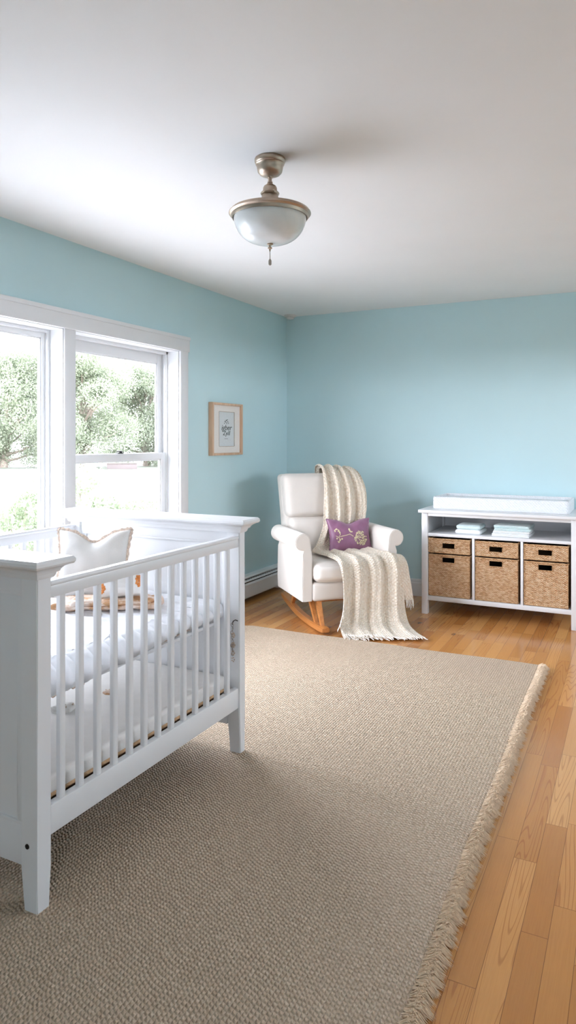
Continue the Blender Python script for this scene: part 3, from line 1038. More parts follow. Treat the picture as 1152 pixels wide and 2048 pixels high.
# ornate hanging chain at the far front corner of the crib
ch = tag(empty('hanging_charm', (-1.482, 2.452, 0.53)), 'small silver and rust charm chain hanging beside the far front crib post', 'ornament')
def torus(mb, c, R, r, mtx, n1=14, n2=6):
    pts = [mtx @ Vector((R * math.cos(2 * math.pi * k / n1), 0, R * 1.5 * math.sin(2 * math.pi * k / n1))) + Vector(c) for k in range(n1)]
    mb.tube(pts, r, n2, True)
links = MB()
zz = 0.02
for k in range(8):
    torus(links, (0.002 * math.sin(k * 2.1), -0.001, zz - 0.017 * k), 0.0055, 0.0016, Matrix.Rotation(k * 1.4 + .3, 3, 'Z'))
links.build('chain', M['chain'], ch)
cm = MB()
rnd = random.Random(9)
for (z, s_) in ((-0.022, 0.008), (-0.062, 0.009), (-0.095, 0.007), (-0.122, 0.006)):
    for k in range(5):
        a = k * 1.256
        cm.soft((0.010 * math.cos(a) * .6 + .005, -0.002, z + 0.008 * math.sin(a)), (s_ * .5, .0025, s_ * .5), 0.0025, 4)
cm.build('petal_charm', M['nickel'], ch)
hk = MB().tube([(0, 0, 0.02), (0.004, 0, 0.035), (0.012, 0.004, 0.04), (0.020, 0.010, 0.035)], 0.002, 6)
hk.build('hook', M['black'], ch)


# pillows
def pillow(mb, W_, H_, Tk, pinch=0.13, dent=0.0, n_=36, side=0, wr=0.004, seed=0, rim=0.0015):
    def sfc(sgn):
        def fn(u, v):
            a, b2 = 2 * u - 1, 2 * v - 1
            a, b2 = math.sin(a * math.pi / 2), math.sin(b2 * math.pi / 2)
            x = W_ / 2 * a * (1 - pinch * (1 - b2 * b2) * abs(a))
            y = H_ / 2 * b2 * (1 - pinch * (1 - a * a) * abs(b2))
            d = dent * math.exp(-(a / 0.38) ** 2) * max(0, b2) ** 1.3
            y -= d
            t = Tk / 2 * (max(0, 1 - a * a) ** 0.42) * (max(0, 1 - b2 * b2) ** 0.42)
            t *= 1 - (0.35 if dent else 0) * math.exp(-(a / 0.3) ** 2) * max(0, b2) ** 2
            t += wr * noise.noise(Vector((x * 22 + seed, y * 22, sgn))) * min(1, t / 0.01)
            return (x, sgn * (t + rim), y + H_ / 2)
        return fn
    f1, f2 = sfc(-1), sfc(1)
    mb.grid(f1, n_, n_)
    o_ = len(mb.v)
    mb.grid(lambda u, v: f2(1 - u, v), n_, n_)
    return f1, f2


def rim_loop(fn, n_=36, out=0.004):
    pts = []
    ring = [(i / n_, 0) for i in range(n_)] + [(1, i / n_) for i in range(n_)] + [(1 - i / n_, 1) for i in range(n_)] + [(0, 1 - i / n_) for i in range(n_)]
    for (u, v) in ring:
        p = fn(u, v)
        a, b2 = 2 * u - 1, 2 * v - 1
        pts.append(Vector((p[0], 0, p[2])))
    return pts


wp = empty('white_pillow', (-2.065, 2.26, 0.640), math.radians(27))
wp.rotation_euler = (math.radians(-14), 0, math.radians(27))
tag(wp, 'square white pillow with beige lace border leaning in the crib', 'pillow')
mb = MB()
f1, f2 = pillow(mb, 0.310, 0.290, 0.10, 0.10, 0.045, seed=3)
mb.build('pillow_body', M['cotton'], wp, smooth=70)
def flange(fn, out, m, parent, name):
    pts = rim_loop(fn)
    cx_ = sum(p.x for p in pts) / len(pts)
    cz_ = sum(p.z for p in pts) / len(pts)
    vs_, fs = [], []
    n_ = len(pts)
    for i, p in enumerate(pts):
        tdir = (pts[(i + 1) % n_] - pts[i - 1]).normalized()
        nrm = Vector((tdir.z, 0, -tdir.x))
        wv = 1 + 0.25 * math.sin(i * 1.9)
        for (d, yy) in ((-0.006, -0.0035), (out * wv, -0.002), (out * wv, 0.002), (-0.006, 0.0035)):
            vs_.append(p + nrm * d + Vector((0, yy, 0)))
    for i in range(n_):
        j = (i + 1) % n_
        for k in range(4):
            k2 = (k + 1) % 4
            fs.append([i * 4 + k, i * 4 + k2, j * 4 + k2, j * 4 + k])
    return MB().add(vs_, fs).build(name, m, parent, smooth=60)
flange(f1, 0.011, M['lace'], wp, 'lace_border')

# folded beige blanket lying on the quilt
def slab_blob(mb, c, hx, hy, hz, rz, seed, amp=0.006, r=0.01, n_=18, rot=(0, 0)):
    mt = Matrix.Translation(c) @ Matrix.Rotation(rz, 4, 'Z') @ Matrix.Rotation(rot[0], 4, 'X') @ Matrix.Rotation(rot[1], 4, 'Y')
    def fn(wv, p):
        return (wv.x + amp * noise.noise(wv * 18 + Vector((seed, 0, 0))), wv.y + amp * noise.noise(wv * 18 + Vector((0, seed, 3))), wv.z + amp * 0.8 * noise.noise(wv * 24 + Vector((seed, seed, 5))))
    mb.soft((0, 0, 0), (hx, hy, hz), r, n_, (0.006, 0.006, 0.003), mtx=mt, fn=fn)
m_, b, n = mat('mottled_beige_tan_cloth', (0.6, 0.45, 0.35), 0.85)
co = n.new('ShaderNodeTexCoord').outputs['Object']
n.put(b.inputs['Base Color'], n.ramp(n.noise(co, 18, 3, 0.6), [(0.38, (0.74, 0.64, 0.56)), (0.50, (0.68, 0.52, 0.42)), (0.60, (0.50, 0.28, 0.14))]))
n.put(b.inputs['Normal'], n.bump(n.noise(co, 160, 3), 0.5, 0.003))
M['mottle'] = m_
fb = empty('baby_blanket', (-1.88, 2.155, 0.650))
tag(fb, 'folded beige and tan baby blanket lying on the crib quilt below the pillows', 'blanket')
mb = MB()
slab_blob(mb, (0, 0, 0.010), 0.205, 0.078, 0.012, math.radians(30), 2, 0.012)
mb.build('lower_fold', M['mottle'], fb, smooth=70)
mb = MB()
slab_blob(mb, (0.03, -0.008, 0.026), 0.15, 0.062, 0.009, math.radians(36), 7, 0.011)
mb.build('upper_fold', M['mottle'], fb, smooth=70)

sp = empty('small_pillow', (-1.810, 2.145, 0.691))
tag(sp, 'small cream pillow with orange embroidered flowers lying on the baby blanket', 'pillow')
sp.rotation_euler = (math.radians(-28), math.radians(-6), math.radians(27))
mb = MB()
f1, f2 = pillow(mb, 0.19, 0.105, 0.085, 0.08, 0.0, seed=8)
mb.build('pillow_body', M['cotton'], sp, smooth=70)
for (u, v, s_) in ((0.25, 0.38, 1.1), (0.84, 0.50, 1.2)):
    fl = MB()
    for k in range(16):
        a = k * 2.4
        rr_ = 0.25 + 0.75 * math.sqrt(k / 16)
        p = Vector(f1(min(.99, max(0.01, u + 0.055 * s_ * rr_ * math.cos(a))), min(.99, max(0.01, v + 0.11 * s_ * rr_ * math.sin(a)))))
        fl.soft(p, (0.0042 * s_, 0.0024, 0.0042 * s_), 0.0024, 6)
    fl.build('embroidered_flower', M['orange'], sp)
rp = empty('round_pillow', (-1.885, 2.245, 0.640))
tag(rp, 'small pinkish white pillow behind the flowered pillow in the crib', 'pillow')
rp.rotation_euler = (math.radians(-20), 0, math.radians(24))
mb = MB()
pillow(mb, 0.165, 0.15, 0.06, 0.10, 0.0, seed=12)
mb.build('pillow_body', M['cotton'], rp, smooth=70)

# two small soft things on the lower mattress
for (c, s_, lab) in (((-1.835, 1.862, 0.335), 1.0, 'small white beaded trinket on the lower mattress near the front slats'), ((-1.80, 2.07, 0.335), 0.55, 'tiny tan cloth scrap on the lower mattress under the quilt')):
    t_ = empty('baby_toy' if s_ == 1 else 'cloth_scrap', c)
    tag(t_, lab, 'toy' if s_ == 1 else 'cloth')
    mb = MB()
    slab_blob(mb, (0, 0, 0.014 * s_), 0.034 * s_, 0.022 * s_, 0.012 * s_, 0.4, 5 + s_, 0.008 * s_, 0.008, 12)
    mb.build('body', M['cotton'] if s_ == 1 else M['mottle'], t_, smooth=70)
    mb = MB()
    rnd = random.Random(int(s_ * 10))
    for k in range(9):
        mb.soft((rnd.uniform(-.03, .034) * s_, rnd.uniform(-.02, .02) * s_, (0.022 + rnd.uniform(0, .01)) * s_), (.004 * s_,) * 3, .004, 4)
    mb.build('beads', M['nickel'] if s_ == 1 else M['lace'], t_)

# ---------------------------------------------------------------- ceiling lamp
lamp = tag(empty('ceiling_light', (-1.312, 2.462, ZC)), 'antique nickel semi flush ceiling light with a frosted white glass bowl', 'ceiling light')
MB().lathe([(0, 0), (0.060, 0), (0.062, -0.004), (0.062, -0.014), (0.057, -0.020), (0.058, -0.024), (0.054, -0.028), (0.052, -0.040), (0.049, -0.054), (0.040, -0.064), (0.026, -0.070), (0.013, -0.072), (0.012, -0.077), (0.0, -0.078)], n_=56).build('canopy', M['nickel'], lamp)
MB().lathe([(0.0075, -0.072), (0.0075, -0.092), (0.011, -0.094), (0.011, -0.098), (0.008, -0.100), (0.014, -0.103), (0.014, -0.106), (0.008, -0.108), (0.0, -0.108)], n_=32).build('stem', M['nickel'], lamp)
MB().lathe([(0, -0.104), (0.014, -0.105), (0.024, -0.110), (0.028, -0.118), (0.029, -0.134), (0.036, -0.136), (0.038, -0.140), (0.036, -0.144), (0.030, -0.146), (0.033, -0.150), (0.035, -0.168), (0.042, -0.178), (0.0, -0.180)], n_=48).build('socket_cup', M['nickel'], lamp)
MB().lathe([(0.036, -0.172), (0.060, -0.184), (0.100, -0.199), (0.140, -0.210), (0.150, -0.211), (0.154, -0.208), (0.158, -0.211), (0.159, -0.215), (0.164, -0.218), (0.165, -0.222), (0.162, -0.226), (0.156, -0.228), (0.155, -0.233), (0.152, -0.240), (0.1495, -0.240), (0.150, -0.229), (0.144, -0.222), (0.10, -0.214), (0.036, -0.202)], n_=80).build('rim', M['nickel'], lamp)
prof = []
for k in range(25):
    a = k / 24 * math.pi / 2
    prof.append((0.147 * math.cos(a) ** 0.72 if k < 24 else 0.0, -0.226 - 0.116 * math.sin(a)))
MB().lathe(prof, n_=80).build('glass_bowl', M['milk'], lamp, smooth=60)['label'] = 'frosted white glass bowl'
MB().lathe([(0.0, -0.340), (0.012, -0.341), (0.013, -0.345), (0.006, -0.348), (0.0045, -0.354), (0.009, -0.357), (0.009, -0.361), (0.004, -0.364), (0.003, -0.372), (0, -0.373)], n_=24).build('finial', M['nickel'], lamp)
cb = MB()
cb.tube([(0, 0, -0.370), (0, 0, -0.405)], 0.0014, 6)
cb.lathe([(0.0, -0.403), (0.004, -0.404), (0.0065, -0.410), (0.0065, -0.424), (0.004, -0.428), (0, -0.429)], n_=16)
cb.build('pull_chain', M['chain'], lamp)
MB().lathe([(0.0, 0.0), (0.004, 0.0), (0.005, 0.006), (0.0, 0.008)], n_=12, mtx=Matrix.Translation((0.028, -0.024, -0.140)) @ Matrix.Rotation(math.pi / 2, 4, 'Y')).build('thumb_screw', M['nickel'], lamp)

# small sensor in the far ceiling corner
sd = tag(empty('ceiling_sensor', (XL + 0.075, YB - 0.080, ZC)), 'small round white detector on the ceiling in the far corner', 'detector')
MB().lathe([(0, 0), (0.055, 0), (0.056, -0.010), (0.050, -0.016), (0.0, -0.018)], n_=40).build('base', M['sensor'], sd)
MB().lathe([(0, -0.017), (0.034, -0.018), (0.036, -0.026), (0.030, -0.034), (0, -0.036)], n_=32).build('cap', M['sensor'], sd)

# ---------------------------------------------------------------- framed print
fy0, fy1, fz0, fz1 = 4.400, 4.855, 1.192, 1.596
fr_ = tag(empty('framed_print', (XL, (fy0 + fy1) / 2, fz0)), 'light oak framed print with script lettering hanging between the window and the corner', 'picture frame')
bpy.context.view_layer.update()
fw, fd = 0.026, 0.036
s = MB()
s.box(XL + 0.001, XL + fd, fy0, fy0 + fw, fz0, fz1, 0.002).box(XL + 0.001, XL + fd, fy1 - fw, fy1, fz0, fz1, 0.002)
s.box(XL + 0.001, XL + fd, fy0 + fw, fy1 - fw, fz0, fz0 + fw * .7, 0.002).box(XL + 0.001, XL + fd, fy0 + fw, fy1 - fw, fz1 - fw * .7, fz1, 0.002)
attach(s.build('frame', M['oak_frame']), fr_)
my0, my1, mz0, mz1 = 4.52, 4.745, 1.262, 1.528
s = MB()
a0, a1, b0, b1 = fy0 + fw, fy1 - fw, fz0 + .018, fz1 - .018
for (p0, p1, q0, q1) in ((a0, my0, b0, b1), (my1, a1, b0, b1), (my0, my1, b0, mz0), (my0, my1, mz1, b1)):
    s.box(XL + 0.016, XL + 0.020, p0, p1, q0, q1)
attach(s.build('mat_board', M['mat_board']), fr_)
attach(MB().box(XL + 0.012, XL + 0.0155, my0 - .005, my1 + .005, mz0 - .005, mz1 + .005).build('print', M['paper']), fr_)
s = MB()
for (p0, p1, q0, q1) in ((my0, my1, mz1, mz1 + .003), (my0, my1, mz0 - .003, mz0), (my0 - .003, my0, mz0, mz1), (my1, my1 + .003, mz0, mz1)):
    s.box(XL + 0.0195, XL + 0.0212, p0, p1, q0, q1)
attach(s.build('mat_bevel', M['inkgold']), fr_)


def lettering(txt, yc, zc, size, m, name, stretch=1.0, shear=0.25):
    cu = bpy.data.curves.new(name, 'FONT')
    cu.body = txt
    cu.size = size
    cu.align_x = 'CENTER'
    cu.align_y = 'CENTER'
    cu.extrude = 0.0004
    cu.offset = size * 0.004
    cu.shear = shear
    o_ = bpy.data.objects.new(name, cu)
    me = bpy.data.meshes.new_from_object(o_)
    bpy.data.objects.remove(o_)
    me.materials.clear()
    me.materials.append(m)
    ob = bpy.data.objects.new(name, me)
    COL.objects.link(ob)
    ob.matrix_world = Matrix.Translation((XL + 0.0162, yc, zc)) @ Matrix(((0, 0, 1, 0), (1, 0, 0, 0), (0, 1, 0, 0), (0, 0, 0, 1))) @ Matrix.Diagonal((stretch, 1, 1, 1))
    bpy.context.view_layer.update()
    attach(ob, fr_)
    return ob
lettering('igber', 4.632, 1.405, 0.060, M['ink'], 'lettering', 1.25)
lettering('Zyill', 4.632, 1.362, 0.050, M['ink'], 'lettering', 1.2)
s = MB()
for (dy, dz, r_) in ((0.0, 0.068, .004), (0.012, 0.074, .003), (-0.014, 0.058, .004), (0.016, 0.055, .0035), (-.004, 0.050, .003), (-0.022, 0.042, .003), (0.004, 0.040, .003), (0.024, 0.042, .003)):
    s.soft((XL + 0.0162, 4.632 + dy * 1.3, 1.405 + dz * .85), (.0005, r_ * 1.8, r_), .0005, 4)
attach(MB().box(XL + 0.0158, XL + 0.0166, 4.605, 4.655, 1.318, 1.3205).build('printed_line', M['ink']), fr_)
attach(s.build('printed_ornament', M['ink']), fr_)

# ---------------------------------------------------------------- changing table
TX0, TX1, TY0, TY1, TZ = -1.442, -0.347, 5.140, 5.690, 0.785
ct = tag(empty('changing_table', ((TX0 + TX1) / 2, (TY0 + TY1) / 2, 0)), 'white changing table with an open shelf and three basket bays against the far wall', 'changing table')
bpy.context.view_layer.update()
def tpart(mb, name, m=None, smooth=35):
    o_ = mb.build(name, m or M['crib'], smooth=smooth)
    attach(o_, ct)
    return o_
tpart(MB().box(TX0 - 0.022, TX1 + 0.022, TY0 - 0.022, TY1 + 0.006, 0.762, TZ, 0.003), 'top')
LW = 0.046
for (a, b_) in ((TX0, TX0 + LW), (TX1 - LW, TX1)):
    for (c_, d_) in ((TY0, TY0 + LW), (TY1 - LW, TY1)):
        tpart(MB().box(a, b_, c_, d_, 0.0, 0.762, 0.003), 'leg')
tpart(MB().box(TX0 + LW, TX1 - LW, TY0 + 0.004, TY0 + 0.022, 0.738, 0.762, 0.002), 'apron')
tpart(MB().box(TX0 + LW, TX1 - LW, TY0 + 0.004, TY1 - 0.01, 0.588, 0.610, 0.002), 'shelf')
tpart(MB().box(TX0 + LW, TX1 - LW, TY0 + 0.004, TY1 - 0.01, 0.105, 0.138, 0.002), 'bottom_shelf')
for (a, b_) in ((TX0 + 0.012, TX0 + 0.030), (TX1 - 0.030, TX1 - 0.012)):
    tpart(MB().box(a, b_, TY0 + LW, TY1 - LW, 0.105, 0.762), 'side_panel')
tpart(MB().box(TX0 + 0.03, TX1 - 0.03, TY1 - 0.012, TY1 - 0.004, 0.105, 0.762), 'back_panel')
DV = (-1.0585, -0.7185)
for xd in DV:
    tpart(MB().box(xd - 0.0085, xd + 0.0085, TY0 + 0.006, TY1 - 0.012, 0.138, 0.588, 0.001), 'divider')

# changing pad tray on top
pad = tag(empty('changing_tray', (-0.90, 5.46, TZ)), 'long white woven changing tray lying on the changing table', 'changing tray')
hx, hy = 0.490, 0.205
def ring_pts(hx_, hy_, r, n_=8):
    pts = []
    for (cx_, cy_, a0) in ((hx_ - r, hy_ - r, 0), (-hx_ + r, hy_ - r, 90), (-hx_ + r, -hy_ + r, 180), (hx_ - r, -hy_ + r, 270)):
        for k in range(n_ + 1):
            a = math.radians(a0 + 90 * k / n_)
            pts.append((cx_ + r * math.cos(a), cy_ + r * math.sin(a)))
    return pts
def stack_rings(mb, levels, n_=8, r=0.03, cap0=True, cap1=False):
    base = len(mb.v)
    vs_, fs = [], []
    for (dx, z) in levels:
        vs_ += [(p[0], p[1], z) for p in ring_pts(hx + dx, hy + dx, max(0.004, r + dx), n_)]
    m2 = 4 * (n_ + 1)
    for i in range(len(levels) - 1):
        for k in range(m2):
            k2 = (k + 1) % m2
            fs.append([i * m2 + k, i * m2 + k2, (i + 1) * m2 + k2, (i + 1) * m2 + k])
    if cap0:
        fs.append(list(range(m2))[::-1])
    if cap1:
        fs.append([(len(levels) - 1) * m2 + k for k in range(m2)])
    mb.add(vs_, fs)
t_ = MB()
stack_rings(t_, [(-0.006, 0.0), (-0.002, 0.003), (0.0, 0.010), (0.001, 0.05), (0.0, 0.084), (-0.003, 0.090), (-0.009, 0.092), (-0.014, 0.088), (-0.016, 0.08), (-0.018, 0.03)], cap1=True)
t_.build('tray', M['padweave'], pad, smooth=50)
t_ = MB()
t_.soft((0, 0, 0.050), (hx - 0.022, hy - 0.022, 0.022), 0.018, 20, (0, 0, 0.004))
t_.build('pad', M['linen'], pad, smooth=60)


def wicker_box(name, x0, x1, y0, y1, z0, z1, hole, label, taper=0.006):
    root = tag(empty(name, ((x0 + x1) / 2, (y0 + y1) / 2, z0)), label, 'basket', 'wicker baskets in the changing table')
    bpy.context.view_layer.update()
    th_ = 0.009
    (ha, hb, hc, hd) = hole
    b_ = MB()
    b_.box(x0, ha, y0, y0 + th_, z0, z1)
    b_.box(hb, x1, y0, y0 + th_, z0, z1)
    b_.box(ha, hb, y0, y0 + th_, z0, hc)
    b_.box(ha, hb, y0, y0 + th_, hd, z1)
    b_.box(x0, x0 + th_, y0 + th_, y1, z0, z1)
    b_.box(x1 - th_, x1, y0 + th_, y1, z0, z1)
    b_.box(x0 + th_, x1 - th_, y1 - th_, y1, z0, z1)
    b_.box(x0 + th_, x1 - th_, y0 + th_, y1 - th_, z0, z0 + 0.008)
    o_ = b_.build('basket_body', M['wicker'], smooth=30)
    attach(o_, root)
    l_ = MB()  # dark sheets added inside so the handle slots look deeply shaded
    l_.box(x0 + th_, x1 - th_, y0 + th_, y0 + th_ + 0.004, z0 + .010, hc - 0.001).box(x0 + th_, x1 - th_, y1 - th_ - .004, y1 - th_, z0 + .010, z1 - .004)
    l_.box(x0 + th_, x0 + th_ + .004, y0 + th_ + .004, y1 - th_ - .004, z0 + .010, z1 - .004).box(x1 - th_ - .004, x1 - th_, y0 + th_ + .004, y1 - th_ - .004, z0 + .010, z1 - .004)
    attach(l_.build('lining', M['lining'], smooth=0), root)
    r_ = MB()
    r_.tube(loop_rect(x0 - .001, x1 + .001, y0 - .001, y1 + .001, z1, 0.012), 0.0065, 8, True)
    r_.tube(loop_rect(x0 - .001, x1 + .001, y0 - .001, y1 + .001, z0 + .006, 0.012), 0.005, 8, True)
    for (xx, yy) in ((x0 + .002, y0 + .002), (x1 - .002, y0 + .002)):
        r_.tube([(xx, yy, z0 + .006), (xx, yy, z1)], 0.0055, 8)
    attach(r_.build('braided_rim', M['rim']), root)
    h_ = MB()
    yq = y0 - 0.001
    h_.tube([(ha, yq, hc), (hb, yq, hc), (hb, yq, hd), (ha, yq, hd)], 0.004, 6, True)
    attach(h_.build('handle_edge', M['rim']), root)
    return root


bays = [(-1.390, -1.088, 'left'), (-1.044, -0.748, 'middle'), (-0.704, -0.414, 'right')]
for (a, b_, nm) in bays:
    c_ = (a + b_) / 2 - 0.004
    wicker_box('wicker_basket', a, b_, 5.158, 5.60, 0.1395, 0.448, (c_ - .046, c_ + .046, 0.393, 0.436), 'tall tan wicker basket with a handle slot in the %s bay of the changing table' % nm)
    wicker_box('wicker_basket', a - .001, b_ + .001, 5.156, 5.60, 0.4625, 0.568, (c_ - .046, c_ + .046, 0.498, 0.541), 'shallow tan wicker basket stacked on the tall one in the %s bay' % nm)


def towel(x0, x1, y0, y1, z0, th_, m, seed, label, grp, layers=2):
    root = tag(empty('folded_towel', ((x0 + x1) / 2, (y0 + y1) / 2, z0), math.radians((seed * 37 % 7) - 3)), label, 'towel', grp)
    hx_, hy_ = (x1 - x0) / 2, (y1 - y0) / 2
    mb_ = MB()
    lt = th_ / layers
    for k in range(layers):
        def fn(wv, p, k=k):
            return (wv.x + 0.003 * noise.noise(wv * 20 + Vector((seed, k, 0))), wv.y + 0.003 * noise.noise(wv * 20 + Vector((0, seed, k))), wv.z + 0.0012 * noise.noise(wv * 30 + Vector((seed, k, 1))))
        mb_.soft((0.002 * math.sin(seed + k * 2), -0.002 * k, lt * (k + .5)), (hx_, hy_, lt / 2 - 0.0002), lt * .48, 14, (0.002, 0.002, 0.001), fn=fn)
    # fold joining the layers on one side
    o_ = mb_.build('towel_body', m, root, smooth=60)
    return root
g1, g2 = 'folded towels in the left shelf stack', 'folded cloths in the right shelf stack'
towel(-1.205, -1.012, 5.195, 5.42, 0.6105, 0.034, M['towel_white'], 1, 'pale white folded towel at the bottom of the left shelf stack', g1, 1)
towel(-1.198, -1.018, 5.20, 5.40, 0.6455, 0.032, M['towel'], 2, 'pale aqua folded towel on top of the left shelf stack', g1, 1)
zz = 0.6105
for k, (th_, mm, lab) in enumerate(((0.022, 'towel_white', 'white folded cloth at the bottom of the right shelf stack'), (0.018, 'towel_white', 'white folded cloth second from the bottom of the right shelf stack'), (0.017, 'towel', 'pale aqua folded cloth second from the top of the right shelf stack'), (0.018, 'towel', 'pale aqua folded cloth on top of the right shelf stack'))):
    towel(-0.93 + 0.004 * k, -0.668 - 0.003 * (k % 2), 5.185 + 0.004 * k, 5.42, zz, th_, M[mm], 4 + k, lab, g2, 2)
    zz += th_ + 0.0015

# ---------------------------------------------------------------- rocking armchair
CH_LOC, CH_ROT = (-2.0, 4.75, 0), math.radians(45)
chair = tag(empty('rocking_armchair', CH_LOC, CH_ROT), 'cream upholstered rocking armchair with rolled arms and honey oak rockers in the far corner', 'armchair')
UP = M['upholstery']
def wob(seed, amp=0.003, sc_=7):
    def fn(wv, p):
        d = amp * noise.noise(wv * sc_ + Vector((seed, 0, 0)))
        return (wv.x + d, wv.y + d * .7, wv.z + d)
    return fn
MB().soft((0, -0.045, 0.268), (0.284, 0.290, 0.064), 0.022, 18, (0, 0.006, 0.0), fn=wob(1, .002)).build('seat_base', UP, chair, smooth=60)
MB().soft((0, -0.075, 0.398), (0.280, 0.290, 0.066), 0.050, 24, (0.0, 0.016, 0.014), fn=wob(2)).build('seat_cushion', UP, chair, smooth=60)
cush = MB()
cush.tube([(p[0], p[1], p[2]) for p in loop_rect(-0.281, 0.281, -0.378, 0.20, 0.398, 0.05)], 0.003, 6, True)


def arm(sgn):
    cxr, czr, R = 0.346, 0.612, 0.060
    poly = [(0.286, 0.206), (0.284, 0.35), (0.284, 0.50)]
    for k in range(0, 19):
        a = math.radians(172 - k * 15)
        poly.append((cxr + 0.006 + R * math.cos(a) * (0.92 if k < 4 else 1), czr + R * math.sin(a)))
    poly = poly[:3] + [q_ for q_ in poly[3:] if True]
    poly += [(0.356, 0.515), (0.358, 0.46), (0.360, 0.30), (0.357, 0.206)]
    # drop points that self-cross below the scroll
    ys = [-0.322, -0.318, -0.305, 0.0, 0.16, 0.23]
    ins = [0.010, 0.003, 0.0, 0.0, 0.0, 0.0]
    cen = (0.325, 0.45)
    rings = []
    vs_, fs = [], []
    n_ = len(poly)
    for y_, d_ in zip(ys, ins):
        for (px, pz) in poly:
            # inset towards local centre: scroll centre for upper points, body axis for lower ones
            c0 = (cxr, czr) if pz > 0.50 else (0.322, pz)
            v_ = Vector((px - c0[0], pz - c0[1]))
            L = v_.length
            k_ = (L - d_) / L if L > 1e-5 else 1
            zz_ = c0[1] + v_.y * k_
            # bottom edge sweeps up towards the back
            vs_.append((sgn * (c0[0] + v_.x * k_), y_, zz_))
    for i in range(len(ys) - 1):
        for k in range(n_):
            k2 = (k + 1) % n_
            q_ = [i * n_ + k, i * n_ + k2, (i + 1) * n_ + k2, (i + 1) * n_ + k]
            fs.append(q_ if sgn < 0 else q_[::-1])
    fs.append(list(range(n_)) if sgn < 0 else list(range(n_))[::-1])
    fs.append([(len(ys) - 1) * n_ + k for k in range(n_)])
    a_ = MB().add(vs_, fs)
    ao = a_.build('armrest', UP, chair, smooth=50)
    # welt following the front edge
    w_ = MB()
    pts = []
    for (px, pz) in poly:
        c0 = (cxr, czr) if pz > 0.50 else (0.322, pz)
        v_ = Vector((px - c0[0], pz - c0[1]))
        L = v_.length
        k_ = (L - 0.004) / L
        pts.append((sgn * (c0[0] + v_.x * k_), -0.318, c0[1] + v_.y * k_))
    w_.tube(pts, 0.003, 6)
    w_.build('piping', UP, ao)
    return ao
arm(-1)
arm(1)

def back_fn(seed, z_lo=0.2):
    def fn(wv, p):
        # recline and slight flare to the top, rounded shoulders
        f_ = (wv.z - 0.22) / 0.85
        y_ = wv.y + 0.20 * f_
        x_ = wv.x * (1 + 0.05 * f_)
        d = 0.003 * noise.noise(wv * 6 + Vector((seed, 0, 0)))
        return (x_ + d, y_ + d, wv.z)
    return fn
MB().soft((0, 0.165, 0.625), (0.300, 0.062, 0.420), 0.035, 26, (0, 0.01, 0), fn=back_fn(1)).build('back_frame', UP, chair, smooth=60)
MB().soft((0, 0.085, 0.890), (0.296, 0.062, 0.162), 0.040, 26, (0, 0.020, 0.0), fn=back_fn(2)).build('backrest', UP, chair, smooth=60)
MB().soft((0, 0.078, 0.590), (0.280, 0.060, 0.142), 0.038, 26, (0, 0.016, 0.0), fn=back_fn(3)).build('lumbar_cushion', UP, chair, smooth=60)

for sgn in (-1, 1):
    xr = sgn * 0.235
    pts = []
    for k in range(25):
        f_ = k / 24
        y_ = -0.45 + f_ * 0.90
        z_ = 0.016 + 0.24 * (y_ + 0.10) ** 2 * (1.0 if y_ > -0.10 else 0.5)
        pts.append((y_, z_))
    vs_, fs = [], []
    for k, (y_, z_) in enumerate(pts):
        h_ = 0.020 * (0.75 if k in (0, 24) else 1)
        for (dx, dz) in ((-0.026, -h_ + 0.0), (0.026, -h_), (0.026, h_), (-0.026, h_)):
            vs_.append((xr + dx, y_, z_ + dz + 0.005))
    for i in range(24):
        for k in range(4):
            k2 = (k + 1) % 4
            fs.append([i * 4 + k, i * 4 + k2, (i + 1) * 4 + k2, (i + 1) * 4 + k])
    fs += [[3, 2, 1, 0], [96, 97, 98, 99]]
    bm = bmesh.new()
    bv = [bm.verts.new(q_) for q_ in vs_]
    for q_ in fs:
        bm.faces.new([bv[i] for i in q_])
    bmesh.ops.recalc_face_normals(bm, faces=bm.faces[:])
    bmesh.ops.bevel(bm, geom=[e for e in bm.edges if abs(e.verts[0].co.x - e.verts[1].co.x) < 1e-4 and abs(e.verts[0].co.y - e.verts[1].co.y) > 1e-4], offset=0.005, segments=2, affect='EDGES')
    bm.verts.index_update()
    MB().add([v.co.copy() for v in bm.verts], [[q_.index for q_ in ff.verts] for ff in bm.faces]).build('rocker', M['rocker'], chair, smooth=40)
    bm.free()
    for (yt, yb2) in ((-0.13, -0.27), (-0.26, -0.40) if False else (-0.29, -0.385), (0.14, 0.25)):
        zb = 0.030 + 0.24 * (yb2 + 0.10) ** 2 * (1.0 if yb2 > -0.10 else 0.5)
        lv, lf = [], []
        for (yy, z_, a_, c_) in ((yb2, zb, 0.011, 0.015), (yt, 0.215, 0.017, 0.024)):
            lv += [(xr - a_, yy - c_, z_), (xr + a_, yy - c_, z_), (xr + a_, yy + c_, z_), (xr - a_, yy + c_, z_)]
        lf = [[3, 2, 1, 0], [4, 5, 6, 7]] + [[k, (k + 1) % 4, (k + 1) % 4 + 4, k + 4] for k in range(4)]
        MB().add(lv, lf).build('leg', M['rocker'], chair, smooth=30)
for yy in (-0.20, 0.18):
    zb = 0.17
    MB().box(-0.20, 0.20, yy - 0.012, yy + 0.012, zb, zb + 0.034, 0.004).build('stretcher', M['rocker'], chair)

